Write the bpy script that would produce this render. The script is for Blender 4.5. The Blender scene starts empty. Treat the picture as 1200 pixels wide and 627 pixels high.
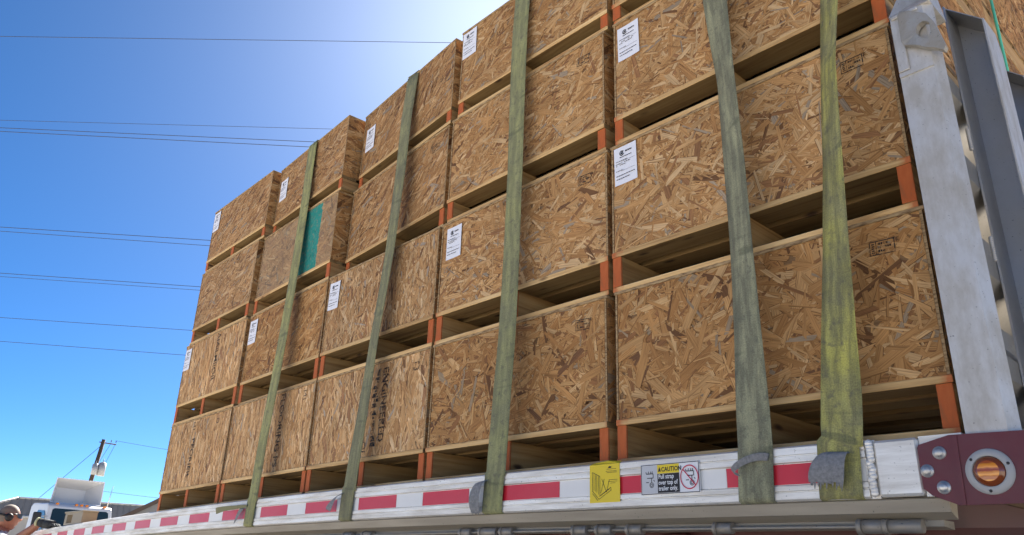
import bpy, bmesh, math, random
from mathutils import Vector, Matrix
import numpy as np
RND = random.Random(7)
scene = bpy.context.scene
COL = scene.collection
RAD = math.radians

# ------------------------------------------------------------------ camera, sky, sun, exposure
ZO = 1.643                                   # height of the first tier's panel foot above the yard
CAM = Vector((0.5986, -1.9607, 1.1698))
yaw, pitch, roll = RAD(47.5275), RAD(21.635), RAD(1.9976)
fwd = Vector((-math.sin(yaw) * math.cos(pitch), math.cos(yaw) * math.cos(pitch), math.sin(pitch)))
rgt = Vector((math.cos(yaw), math.sin(yaw), 0)); up = rgt.cross(fwd)
r2 = math.cos(roll) * rgt + math.sin(roll) * up
u2 = -math.sin(roll) * rgt + math.cos(roll) * up
cd = bpy.data.cameras.new('camera'); cam = bpy.data.objects.new('camera', cd); COL.objects.link(cam)
cd.sensor_width = 36; cd.lens = 904.3 / 1200 * 36; cd.clip_start = 0.05; cd.clip_end = 3000
M = Matrix((r2, u2, -fwd)).transposed().to_4x4(); M.translation = CAM
cam.matrix_world = M
scene.camera = cam

SUN_EL, SUN_AZ = RAD(40.5), RAD(-47.3)          # azimuth from +Y towards +X
w = bpy.data.worlds.new('World'); scene.world = w; w.use_nodes = True
nt = w.node_tree; nt.nodes.clear()
sk = nt.nodes.new('ShaderNodeTexSky'); sk.sky_type = 'NISHITA'; sk.sun_disc = False
sk.sun_elevation = SUN_EL; sk.sun_rotation = SUN_AZ
sk.altitude = 200; sk.air_density = 0.4; sk.dust_density = 0.41; sk.ozone_density = 5.5
bg = nt.nodes.new('ShaderNodeBackground'); bg.inputs[1].default_value = 0.05
wo = nt.nodes.new('ShaderNodeOutputWorld')
hs = nt.nodes.new('ShaderNodeHueSaturation'); hs.inputs['Saturation'].default_value = 1.25; hs.inputs['Hue'].default_value = 0.496   # clear, deep blue day
nt.links.new(sk.outputs[0], hs.inputs['Color']); mu = nt.nodes.new('ShaderNodeVectorMath'); mu.operation = 'MULTIPLY'; mu.inputs[1].default_value = (0.88, 0.95, 0.96)
nt.links.new(hs.outputs[0], mu.inputs[0]); nt.links.new(mu.outputs[0], bg.inputs[0]); nt.links.new(bg.outputs[0], wo.inputs[0])
sl = bpy.data.lights.new('sun', 'SUN'); sl.energy = 5.0; sl.angle = RAD(0.53); sl.color = (1, 0.95, 0.86)
so = bpy.data.objects.new('sun', sl); COL.objects.link(so)
sd = Vector((math.sin(SUN_AZ) * math.cos(SUN_EL), math.cos(SUN_AZ) * math.cos(SUN_EL), math.sin(SUN_EL)))
so.rotation_euler = sd.to_track_quat('Z', 'Y').to_euler(); so.location = (0, 0, 20)
scene.view_settings.view_transform = 'Standard'; scene.view_settings.look = 'None'
scene.view_settings.exposure = 2.12; scene.view_settings.gamma = 1
scene.view_settings.use_curve_mapping = False

# ------------------------------------------------------------------ helpers
def camber(x): return -0.00288 * (x + 1.465) ** 2
def slope(x): return -2 * 0.00288 * (x + 1.465)

class MB:
    """collects shapes; build() links them as ONE mesh object"""
    def __init__(self): self.v = []; self.f = []; self.m = []; self.uv = {}; self.col = {}; self.smooth = set()
    def face(self, pts, m=0):
        b = len(self.v); self.v += [tuple(p) for p in pts]; self.f.append(tuple(range(b, b + len(pts)))); self.m.append(m)
        return len(self.f) - 1
    def box(self, x0, x1, y0, y1, z0, z1, m=0, bev=0.0, T=None):
        if bev > 0:
            bm = bmesh.new(); bmesh.ops.create_cube(bm, size=1)
            bmesh.ops.scale(bm, vec=(x1 - x0, y1 - y0, z1 - z0), verts=bm.verts)
            bmesh.ops.translate(bm, vec=((x0 + x1) / 2, (y0 + y1) / 2, (z0 + z1) / 2), verts=bm.verts)
            bmesh.ops.bevel(bm, geom=bm.edges[:], offset=bev, segments=1, affect='EDGES')
            self.add_bm(bm, m, T); return
        c = [(x0, y0, z0), (x1, y0, z0), (x1, y1, z0), (x0, y1, z0), (x0, y0, z1), (x1, y0, z1), (x1, y1, z1), (x0, y1, z1)]
        if T: c = [tuple(T(Vector(p))) for p in c]
        b = len(self.v); self.v += c
        for q in ((0, 3, 2, 1), (4, 5, 6, 7), (0, 1, 5, 4), (1, 2, 6, 5), (2, 3, 7, 6), (3, 0, 4, 7)):
            self.f.append(tuple(b + i for i in q)); self.m.append(m)
    def add_bm(self, bm, m=0, T=None):
        bm.verts.ensure_lookup_table(); b = len(self.v)
        for i, v in enumerate(bm.verts): v.index = i; self.v.append(tuple(T(v.co)) if T else tuple(v.co))
        for f in bm.faces: self.f.append(tuple(b + v.index for v in f.verts)); self.m.append(m)
        bm.free()
    def tube(self, p0, p1, r0, r1=None, n=10, m=0, caps=True):
        p0, p1 = Vector(p0), Vector(p1); r1 = r0 if r1 is None else r1
        d = (p1 - p0).normalized(); a = d.orthogonal().normalized(); c = d.cross(a); b = len(self.v)
        for p, r in ((p0, r0), (p1, r1)):
            for i in range(n):
                t = 2 * math.pi * i / n; self.v.append(tuple(p + r * (math.cos(t) * a + math.sin(t) * c)))
        for i in range(n):
            j = (i + 1) % n; self.f.append((b + i, b + j, b + n + j, b + n + i)); self.m.append(m); self.smooth.add(len(self.f) - 1)
        if caps:
            self.f.append(tuple(b + n - 1 - i for i in range(n))); self.m.append(m)
            self.f.append(tuple(b + n + i for i in range(n))); self.m.append(m)
    def lathe(self, prof, T, n=24, m=0):
        b = len(self.v); k = len(prof)
        for i in range(n):
            t = 2 * math.pi * i / n
            for r, h in prof: self.v.append(tuple(T(Vector((r * math.cos(t), r * math.sin(t), h)))))
        for i in range(n):
            j = (i + 1) % n
            for q in range(k - 1):
                self.f.append((b + i * k + q, b + j * k + q, b + j * k + q + 1, b + i * k + q + 1)); self.m.append(m); self.smooth.add(len(self.f) - 1)
    def prism(self, poly, axis, a0, a1, m=0, T=None):
        """poly in the two other axes, extruded along axis"""
        def mk(p, a):
            q = {'x': (a, p[0], p[1]), 'y': (p[0], a, p[1]), 'z': (p[0], p[1], a)}[axis]
            return tuple(T(Vector(q))) if T else q
        n = len(poly); b = len(self.v)
        self.v += [mk(p, a0) for p in poly] + [mk(p, a1) for p in poly]
        self.f.append(tuple(b + i for i in range(n))); self.m.append(m)
        self.f.append(tuple(b + n + i for i in reversed(range(n)))); self.m.append(m)
        for i in range(n):
            j = (i + 1) % n; self.f.append((b + i, b + n + i, b + n + j, b + j)); self.m.append(m)
    def mesh(self, name, mats, fixn=False):
        me = bpy.data.meshes.new(name); me.from_pydata(self.v, [], self.f)
        for mt in mats: me.materials.append(mt)
        me.polygons.foreach_set('material_index', self.m)
        if self.smooth:
            me.polygons.foreach_set('use_smooth', [i in self.smooth for i in range(len(self.f))])
        if fixn:
            bm = bmesh.new(); bm.from_mesh(me); bmesh.ops.recalc_face_normals(bm, faces=bm.faces); bm.to_mesh(me); bm.free()
        me.update(); return me
    def build(self, name, mats, parent=None, fixn=True):
        if not isinstance(mats, (list, tuple)): mats = [mats]
        return link(name, self.mesh(name, mats, fixn), parent)
def link(name, me, parent=None, loc=None, rot=None):
    o = bpy.data.objects.new(name, me); COL.objects.link(o)
    if parent: o.parent = parent
    if loc: o.location = loc
    if rot: o.rotation_euler = rot
    return o
def empty(name, loc=(0, 0, 0), rot=(0, 0, 0), parent=None):
    return link(name, None, parent, loc, rot)
def tag(o, label=None, cat=None, group=None, kind=None):
    if label: o['label'] = label
    if cat: o['category'] = cat
    if group: o['group'] = group
    if kind: o['kind'] = kind
    return o
def text_mesh(s, size, align='LEFT', bold=0.0, space=1.0):
    c = bpy.data.curves.new('t', 'FONT'); c.body = s; c.size = size; c.align_x = align; c.offset = bold; c.space_character = space
    c.resolution_u = 3
    o = bpy.data.objects.new('t', c); COL.objects.link(o)
    me = bpy.data.meshes.new_from_object(o.evaluated_get(bpy.context.evaluated_depsgraph_get()))
    bpy.data.objects.remove(o); bpy.data.curves.remove(c)
    return me

# ------------------------------------------------------------------ materials
def mat(name):
    m = bpy.data.materials.new(name); m.use_nodes = True; t = m.node_tree
    return m, t, t.nodes['Principled BSDF']
def N(t, typ, **k):
    n = t.nodes.new(typ)
    for a, b in k.items():
        if a.startswith('i_'): n.inputs[a[2:].replace('_', ' ')].default_value = b
        else: setattr(n, a, b)
    return n
def ramp(t, fac, stops):
    r = t.nodes.new('ShaderNodeValToRGB'); e = r.color_ramp.elements
    while len(e) < len(stops): e.new(0.5)
    for q, (p, c) in zip(e, stops): q.position = p; q.color = (*c, 1) if len(c) == 3 else c
    t.links.new(fac, r.inputs[0]); return r
def mapped(t, scale, coord='Object', rot=(0, 0, 0)):
    tc = t.nodes.new('ShaderNodeTexCoord'); mp = t.nodes.new('ShaderNodeMapping')
    mp.inputs['Scale'].default_value = scale; mp.inputs['Rotation'].default_value = rot
    t.links.new(tc.outputs[coord], mp.inputs[0]); return mp.outputs[0]
def noise(t, vec, scale, detail=4, rough=0.55, dist=0.0):
    n = N(t, 'ShaderNodeTexNoise'); n.inputs['Scale'].default_value = scale; n.inputs['Detail'].default_value = detail
    n.inputs['Roughness'].default_value = rough; n.inputs['Distortion'].default_value = dist
    if vec: t.links.new(vec, n.inputs['Vector'])
    return n.outputs['Fac']
def mixc(t, fac, a, b, blend='MIX'):
    m = t.nodes.new('ShaderNodeMix'); m.data_type = 'RGBA'; m.blend_type = blend
    for i, q in ((0, fac), (6, a), (7, b)):
        if hasattr(q, 'node'): t.links.new(q, m.inputs[i])
        elif i == 0: m.inputs[0].default_value = q
        else: m.inputs[i].default_value = (*q, 1)
    return m.outputs[2]
def bump(t, b, h, strength, dist):
    n = t.nodes.new('ShaderNodeBump'); n.inputs['Strength'].default_value = strength; n.inputs['Distance'].default_value = dist
    t.links.new(h, n.inputs['Height']); t.links.new(n.outputs[0], b.inputs['Normal'])
def rnd(t): return t.nodes.new('ShaderNodeObjectInfo').outputs['Random']

def simple(name, col, rough=0.6, metal=0.0, dirt=0.0, dirtcol=(0.08, 0.065, 0.05), nscale=6, bmp=0.0):
    m, t, b = mat(name); b.inputs['Roughness'].default_value = rough; b.inputs['Metallic'].default_value = metal
    v = mapped(t, (1, 1, 1)); f = noise(t, v, nscale, 6, 0.6)
    r = ramp(t, f, [(0.3, (0, 0, 0)), (0.75, (1, 1, 1))])
    lo = tuple(c * (1 - dirt) + d * dirt for c, d in zip(col, dirtcol))
    t.links.new(mixc(t, r.outputs[0], lo, col), b.inputs['Base Color'])
    if bmp: bump(t, b, noise(t, v, nscale * 20, 3), bmp, 0.002)
    return m

def osb_material(name, teal=False, grey=0.0):
    m, t, b = mat(name)
    at = N(t, 'ShaderNodeAttribute', attribute_name='strand'); uv = N(t, 'ShaderNodeUVMap', uv_map='grain')
    mp = t.nodes.new('ShaderNodeMapping'); mp.inputs['Scale'].default_value = (9, 300, 1); t.links.new(uv.outputs[0], mp.inputs[0])
    g = noise(t, mp.outputs[0], 1.0, 3, 0.6, 0.4)
    gr = ramp(t, g, [(0.30, (0.58, 0.52, 0.46)), (0.5, (0.98, 0.97, 0.96)), (0.72, (1.2, 1.2, 1.18))])
    c = mixc(t, 1.0, at.outputs['Color'], gr.outputs[0], 'MULTIPLY')
    ob = mapped(t, (1, 1, 1)); bl = noise(t, ob, 4.0, 3)                        # broad weathering
    br = ramp(t, bl, [(0.3, (0.80, 0.79, 0.78)), (0.7, (1.08, 1.08, 1.08))])
    c = mixc(t, 1.0, c, br.outputs[0], 'MULTIPLY')
    if grey: c = mixc(t, grey, c, (0.30, 0.26, 0.19))
    if teal:
        sx = t.nodes.new('ShaderNodeSeparateXYZ'); tc = t.nodes.new('ShaderNodeTexCoord'); t.links.new(tc.outputs['Object'], sx.inputs[0])
        a = N(t, 'ShaderNodeMath', operation='MULTIPLY_ADD'); t.links.new(noise(t, ob, 18, 4), a.inputs[0]); a.inputs[1].default_value = 0.035
        t.links.new(sx.outputs[0], a.inputs[2])
        lt = N(t, 'ShaderNodeMath', operation='LESS_THAN'); t.links.new(a.outputs[0], lt.inputs[0]); lt.inputs[1].default_value = 0.785
        gt = N(t, 'ShaderNodeMath', operation='GREATER_THAN'); t.links.new(a.outputs[0], gt.inputs[0]); gt.inputs[1].default_value = 0.50
        mm = N(t, 'ShaderNodeMath', operation='MULTIPLY'); t.links.new(lt.outputs[0], mm.inputs[0]); t.links.new(gt.outputs[0], mm.inputs[1])
        cov = ramp(t, noise(t, ob, 45, 4), [(0.3, (0.55,) * 3), (0.5, (0.95,) * 3)])
        m2 = N(t, 'ShaderNodeMath', operation='MULTIPLY'); t.links.new(mm.outputs[0], m2.inputs[0]); t.links.new(cov.outputs[0], m2.inputs[1])
        c = mixc(t, m2.outputs[0], c, (0.01, 0.26, 0.225))
    t.links.new(c, b.inputs['Base Color']); b.inputs['Roughness'].default_value = 0.72
    b.inputs['Specular IOR Level'].default_value = 0.3
    bump(t, b, g, 0.5, 0.0012)
    return m
OSB = osb_material('osb'); OSB_TEAL = osb_material('osb_teal_band', teal=True, grey=0.38)

def osb_edge_material():
    m, t, b = mat('osb_edge'); v = mapped(t, (1, 1, 1))
    c = ramp(t, noise(t, mapped(t, (30, 30, 160)), 1, 4), [(0.3, (0.10, 0.055, 0.025)), (0.5, (0.36, 0.24, 0.12)), (0.75, (0.52, 0.38, 0.20))])
    t.links.new(c.outputs[0], b.inputs['Base Color']); b.inputs['Roughness'].default_value = 0.85; return m
OSB_EDGE = osb_edge_material()

def pine(name, axis, over=False, darken=(1, 1, 1)):
    m, t, b = mat(name)
    s = {'x': (1.6, 34, 34), 'y': (34, 1.6, 34), 'z': (34, 34, 1.6)}[axis]
    tc = t.nodes.new('ShaderNodeTexCoord'); ad = N(t, 'ShaderNodeVectorMath', operation='ADD')
    oi = t.nodes.new('ShaderNodeObjectInfo'); mu = N(t, 'ShaderNodeVectorMath', operation='SCALE')
    mu.inputs[0].default_value = (3.1, 5.3, 4.7); t.links.new(oi.outputs['Random'], mu.inputs['Scale'])
    t.links.new(tc.outputs['Object'], ad.inputs[0]); t.links.new(mu.outputs[0], ad.inputs[1])
    mp = t.nodes.new('ShaderNodeMapping'); mp.inputs['Scale'].default_value = s; t.links.new(ad.outputs[0], mp.inputs[0])
    g = noise(t, mp.outputs[0], 1.0, 5, 0.6, 1.2)
    c = ramp(t, g, [(0.28, (0.36, 0.19, 0.07)), (0.48, (0.66, 0.43, 0.19)), (0.72, (0.82, 0.60, 0.31))])
    kn = N(t, 'ShaderNodeTexVoronoi'); kn.inputs['Scale'].default_value = 1.0
    ks = {'x': (5, 14, 14), 'y': (14, 5, 14), 'z': (14, 14, 5)}[axis]
    mk = t.nodes.new('ShaderNodeMapping'); mk.inputs['Scale'].default_value = ks; t.links.new(ad.outputs[0], mk.inputs[0]); t.links.new(mk.outputs[0], kn.inputs['Vector'])
    kr = ramp(t, kn.outputs['Distance'], [(0.06, (1, 1, 1)), (0.17, (0, 0, 0))])
    col = mixc(t, kr.outputs[0], c.outputs[0], (0.13, 0.06, 0.025))
    tn = ramp(t, oi.outputs['Random'], [(0, (0.78, 0.76, 0.72)), (1, (1.08, 1.06, 1.02))])
    col = mixc(t, 1.0, col, tn.outputs[0], 'MULTIPLY'); col = mixc(t, 1.0, col, darken, 'MULTIPLY')
    if over:                                                        # orange marking paint that strayed onto the board ends
        sx = t.nodes.new('ShaderNodeSeparateXYZ'); t.links.new(tc.outputs['Object'], sx.inputs[0])
        ab = N(t, 'ShaderNodeMath', operation='ABSOLUTE'); t.links.new(sx.outputs[0], ab.inputs[0])
        a2 = N(t, 'ShaderNodeMath', operation='MULTIPLY_ADD'); t.links.new(noise(t, mapped(t, (1, 1, 1)), 22, 4), a2.inputs[0]); a2.inputs[1].default_value = 0.09; t.links.new(ab.outputs[0], a2.inputs[2])
        rr = ramp(t, a2.outputs[0], [(0.505, (0, 0, 0)), (0.535, (0.9,) * 3)])
        col = mixc(t, rr.outputs[0], col, (0.50, 0.13, 0.035))
    t.links.new(col, b.inputs['Base Color']); b.inputs['Roughness'].default_value = 0.75
    bump(t, b, g, 0.35, 0.001)
    return m
PINE_X = pine('pine_lengthwise', 'x', True); PINE_Y = pine('pine_crosswise', 'y', False, (0.60, 0.56, 0.50)); PINE_SHADED = pine('weathered_shaded_pine', 'x', False, (0.33, 0.315, 0.27))  # last one: weathered tone, darkened further to paint the shade inside the pallets

def orange_paint():
    m, t, b = mat('orange_paint'); v = mapped(t, (40, 40, 8))
    f = noise(t, v, 1.0, 5); cov = ramp(t, f, [(0.3, (0.26, 0.10, 0.035)), (0.45, (0.46, 0.105, 0.024)), (0.7, (0.55, 0.15, 0.04))])
    t.links.new(cov.outputs[0], b.inputs['Base Color']); b.inputs['Roughness'].default_value = 0.8; return m
ORANGE = orange_paint()

def aluminium(name, base, rough, dirt, metal=0.75, scale=9, streak=(1, 1, 1)):
    m, t, b = mat(name); v = mapped(t, streak)
    f = noise(t, v, scale, 7, 0.65); sp = noise(t, mapped(t, (1, 1, 1)), 160, 2, 0.5)
    d1 = ramp(t, f, [(0.35, (1, 1, 1)), (0.62, (0, 0, 0))]); d2 = ramp(t, sp, [(0.24, (1, 1, 1)), (0.31, (0, 0, 0))])
    c = mixc(t, d1.outputs[0], base, tuple(x * (1 - dirt) + y * dirt for x, y in zip(base, (0.30, 0.26, 0.20))))
    c = mixc(t, d2.outputs[0], c, tuple(x * 0.35 for x in base))
    t.links.new(c, b.inputs['Base Color']); b.inputs['Metallic'].default_value = metal
    rr = ramp(t, f, [(0.3, (min(1, rough + 0.2),) * 3), (0.7, (rough,) * 3)]); t.links.new(rr.outputs[0], b.inputs['Roughness'])
    bump(t, b, sp, 0.12, 0.001)
    return m
ALU = aluminium('rail_aluminium', (0.88, 0.855, 0.80), 0.42, 0.4, 0.5, 7, (0.6, 3, 6))
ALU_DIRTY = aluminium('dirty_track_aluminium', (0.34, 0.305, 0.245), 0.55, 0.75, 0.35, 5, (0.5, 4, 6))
ALU_POST = aluminium('post_aluminium', (0.64, 0.62, 0.59), 0.42, 0.5, 0.45, 14, (1.5, 1.5, .6))
ALU_PAN = aluminium('rib_aluminium', (0.47, 0.47, 0.475), 0.38, 0.2, 0.7, 4)
ALU_SHEET = aluminium('sheet_aluminium', (0.50, 0.47, 0.42), 0.35, 0.4, 0.8, 5)
STEEL = aluminium('galvanised_steel', (0.62, 0.62, 0.61), 0.4, 0.4, 0.8, 20)
CAST = aluminium('cast_steel', (0.40, 0.39, 0.37), 0.55, 0.5, 0.6, 18)
MAROON = simple('maroon_paint', (0.125, 0.011, 0.018), 0.38, 0.0, 0.25, (0.14, 0.09, 0.08), 14)
MAROON_DIRTY = simple('maroon_frame_paint', (0.075, 0.011, 0.014), 0.6, 0.0, 0.5, (0.06, 0.03, 0.025), 4)
RED = simple('red_reflective_tape', (0.62, 0.012, 0.03), 0.3, 0.0, 0.16, (0.8, 0.25, 0.25), 4)
WHITE_TAPE = simple('white_reflective_tape', (0.84, 0.83, 0.80), 0.35, 0.0, 0.2, (0.6, 0.6, 0.58), 9)
BLACK = simple('black_paint', (0.012, 0.012, 0.013), 0.5)
INK = simple('black_ink', (0.02, 0.02, 0.025), 0.7)
PAPER = simple('label_paper', (0.80, 0.82, 0.90), 0.6, 0, 0.06, (0.6, 0.6, 0.65), 12)
YELLOW = simple('yellow_sticker', (0.80, 0.60, 0.01), 0.4, 0, 0.12, (0.7, 0.5, 0.1), 12)
SIGN_GREY = simple('sign_grey', (0.55, 0.56, 0.58), 0.4)
SIGN_WHITE = simple('sign_white', (0.80, 0.81, 0.83), 0.4, 0, 0.1, (0.6, 0.6, 0.6), 20)
SIGN_RED = simple('sign_red', (0.55, 0.02, 0.06), 0.4)
RUBBER = simple('tyre_rubber', (0.02, 0.02, 0.02), 0.85, 0, 0.4, (0.08, 0.07, 0.06), 5)
DECKWOOD = simple('deck_wood', (0.20, 0.13, 0.08), 0.85, 0, 0.5, (0.09, 0.06, 0.04), 8)
TRUCKWHITE = simple('white_truck_paint', (0.66, 0.66, 0.66), 0.25, 0, 0.08, (0.6, 0.58, 0.55), 3)
AMBERSMALL = simple('amber_plastic', (0.75, 0.22, 0.01), 0.25)
TAIL = simple('frayed_grey_webbing', (0.16, 0.165, 0.175), 0.9, 0, 0.6, (0.42, 0.42, 0.42), 130, .6)
GREENCORD = simple('green_cord', (0.10, 0.55, 0.38), 0.6)

def glass_dark(name, col, rough=0.08):
    m, t, b = mat(name); b.inputs['Base Color'].default_value = (*col, 1); b.inputs['Roughness'].default_value = rough
    b.inputs['Specular IOR Level'].default_value = 0.6; b.inputs['Coat Weight'].default_value = 0.5; return m
WINDSHIELD = glass_dark('windscreen_glass', (0.02, 0.035, 0.04))
SIDEGLASS = glass_dark('side_glass', (0.10, 0.16, 0.20))
LENSDARK = glass_dark('dark_lens', (0.012, 0.010, 0.010), .35)
def amber_lens():
    m, t, b = mat('amber_lens'); b.inputs['Roughness'].default_value = 0.12
    v = mapped(t, (1, 1, 1)); wv = N(t, 'ShaderNodeTexWave', wave_type='BANDS', bands_direction='Z'); wv.inputs['Scale'].default_value = 19; wv.inputs['Distortion'].default_value = 0.8; wv.inputs['Detail'].default_value = 1; wv.inputs['Detail Scale'].default_value = 4
    t.links.new(v, wv.inputs[0])
    r = ramp(t, wv.outputs['Fac'], [(0.15, (0.42, 0.085, 0.004)), (0.7, (0.85, 0.30, 0.01))])
    t.links.new(r.outputs[0], b.inputs['Base Color']); b.inputs['Coat Weight'].default_value = 1.0; b.inputs['Coat Roughness'].default_value = 0.05
    bump(t, b, wv.outputs['Fac'], 0.4, 0.003); return m
AMBER = amber_lens(); AMBER_RIM = glass_dark('amber_lens_rim', (0.22, 0.05, 0.006), 0.15)

def webbing(name, c1, c2, grime):
    m, t, b = mat(name)
    uv = N(t, 'ShaderNodeUVMap', uv_map='UVMap'); mp = t.nodes.new('ShaderNodeMapping'); mp.inputs['Scale'].default_value = (1, 1, 1); t.links.new(uv.outputs[0], mp.inputs[0])
    big = noise(t, mp.outputs[0], 6, 5, 0.65)
    mp2 = t.nodes.new('ShaderNodeMapping'); mp2.inputs['Scale'].default_value = (8, 1.2, 1); t.links.new(uv.outputs[0], mp2.inputs[0])
    st = noise(t, mp2.outputs[0], 5, 4, 0.6)
    c = mixc(t, ramp(t, big, [(0.35, (0, 0, 0)), (0.65, (1, 1, 1))]).outputs[0], c1, c2)
    c = mixc(t, ramp(t, st, [(0.42, (grime,) * 3), (0.62, (0, 0, 0))]).outputs[0], c, (0.075, 0.075, 0.06))
    mp3 = t.nodes.new('ShaderNodeMapping'); mp3.inputs['Scale'].default_value = (2, 9, 1); t.links.new(uv.outputs[0], mp3.inputs[0])
    cr = noise(t, mp3.outputs[0], 2.2, 2, 0.4)
    c = mixc(t, ramp(t, cr, [(0.30, (0.55,) * 3), (0.36, (0, 0, 0))]).outputs[0], c, (0.09, 0.10, 0.06))
    fine = noise(t, mp.outputs[0], 260, 3, 0.7)
    c = mixc(t, 1.0, c, ramp(t, fine, [(0.3, (0.62, 0.62, 0.60)), (0.65, (1.12, 1.12, 1.12))]).outputs[0], 'MULTIPLY')
    mid = noise(t, mp.outputs[0], 38, 4, 0.7)
    c = mixc(t, ramp(t, mid, [(0.34, (.6,) * 3), (0.46, (0, 0, 0))]).outputs[0], c, (0.11, 0.105, 0.08))
    t.links.new(c, b.inputs['Base Color']); b.inputs['Roughness'].default_value = 0.8
    wv = N(t, 'ShaderNodeTexWave', wave_type='BANDS', bands_direction='X'); wv.inputs['Scale'].default_value = 70; wv.inputs['Distortion'].default_value = 0.6
    t.links.new(uv.outputs[0], wv.inputs[0])
    w2 = N(t, 'ShaderNodeTexWave', wave_type='BANDS', bands_direction='Y'); w2.inputs['Scale'].default_value = 110; t.links.new(uv.outputs[0], w2.inputs[0])
    ad = N(t, 'ShaderNodeMath', operation='ADD'); t.links.new(wv.outputs['Fac'], ad.inputs[0]); t.links.new(w2.outputs['Fac'], ad.inputs[1])
    bump(t, b, ad.outputs[0], 0.35, 0.0012)
    return m

def ink_print():
    """worn black mill print: flakes away over the strands"""
    m, t, b = mat('worn_ink'); b.inputs['Base Color'].default_value = (0.02, 0.02, 0.022, 1); b.inputs['Roughness'].default_value = 0.8
    f = noise(t, mapped(t, (1, 1, 1)), 70, 4, 0.6)
    r = ramp(t, f, [(0.38, (0.1,) * 3), (0.54, (0.9,) * 3)]); t.links.new(r.outputs[0], b.inputs['Alpha']); return m
PRINT = ink_print()
def concrete():
    m, t, b = mat('yard_concrete'); v = mapped(t, (1, 1, 1))
    c = ramp(t, noise(t, v, 0.35, 8, 0.6), [(0.3, (0.42, 0.375, 0.31)), (0.7, (0.52, 0.47, 0.395))])
    t.links.new(c.outputs[0], b.inputs['Base Color']); b.inputs['Roughness'].default_value = 0.9
    bump(t, b, noise(t, v, 60, 4), 0.3, 0.004); return m

# ------------------------------------------------------------------ yard
g = MB(); g.face([(-1500, -1500, 0), (1500, -1500, 0), (1500, 1500, 0), (-1500, 1500, 0)])
tag(g.build('ground', concrete()), kind='structure')

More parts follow.
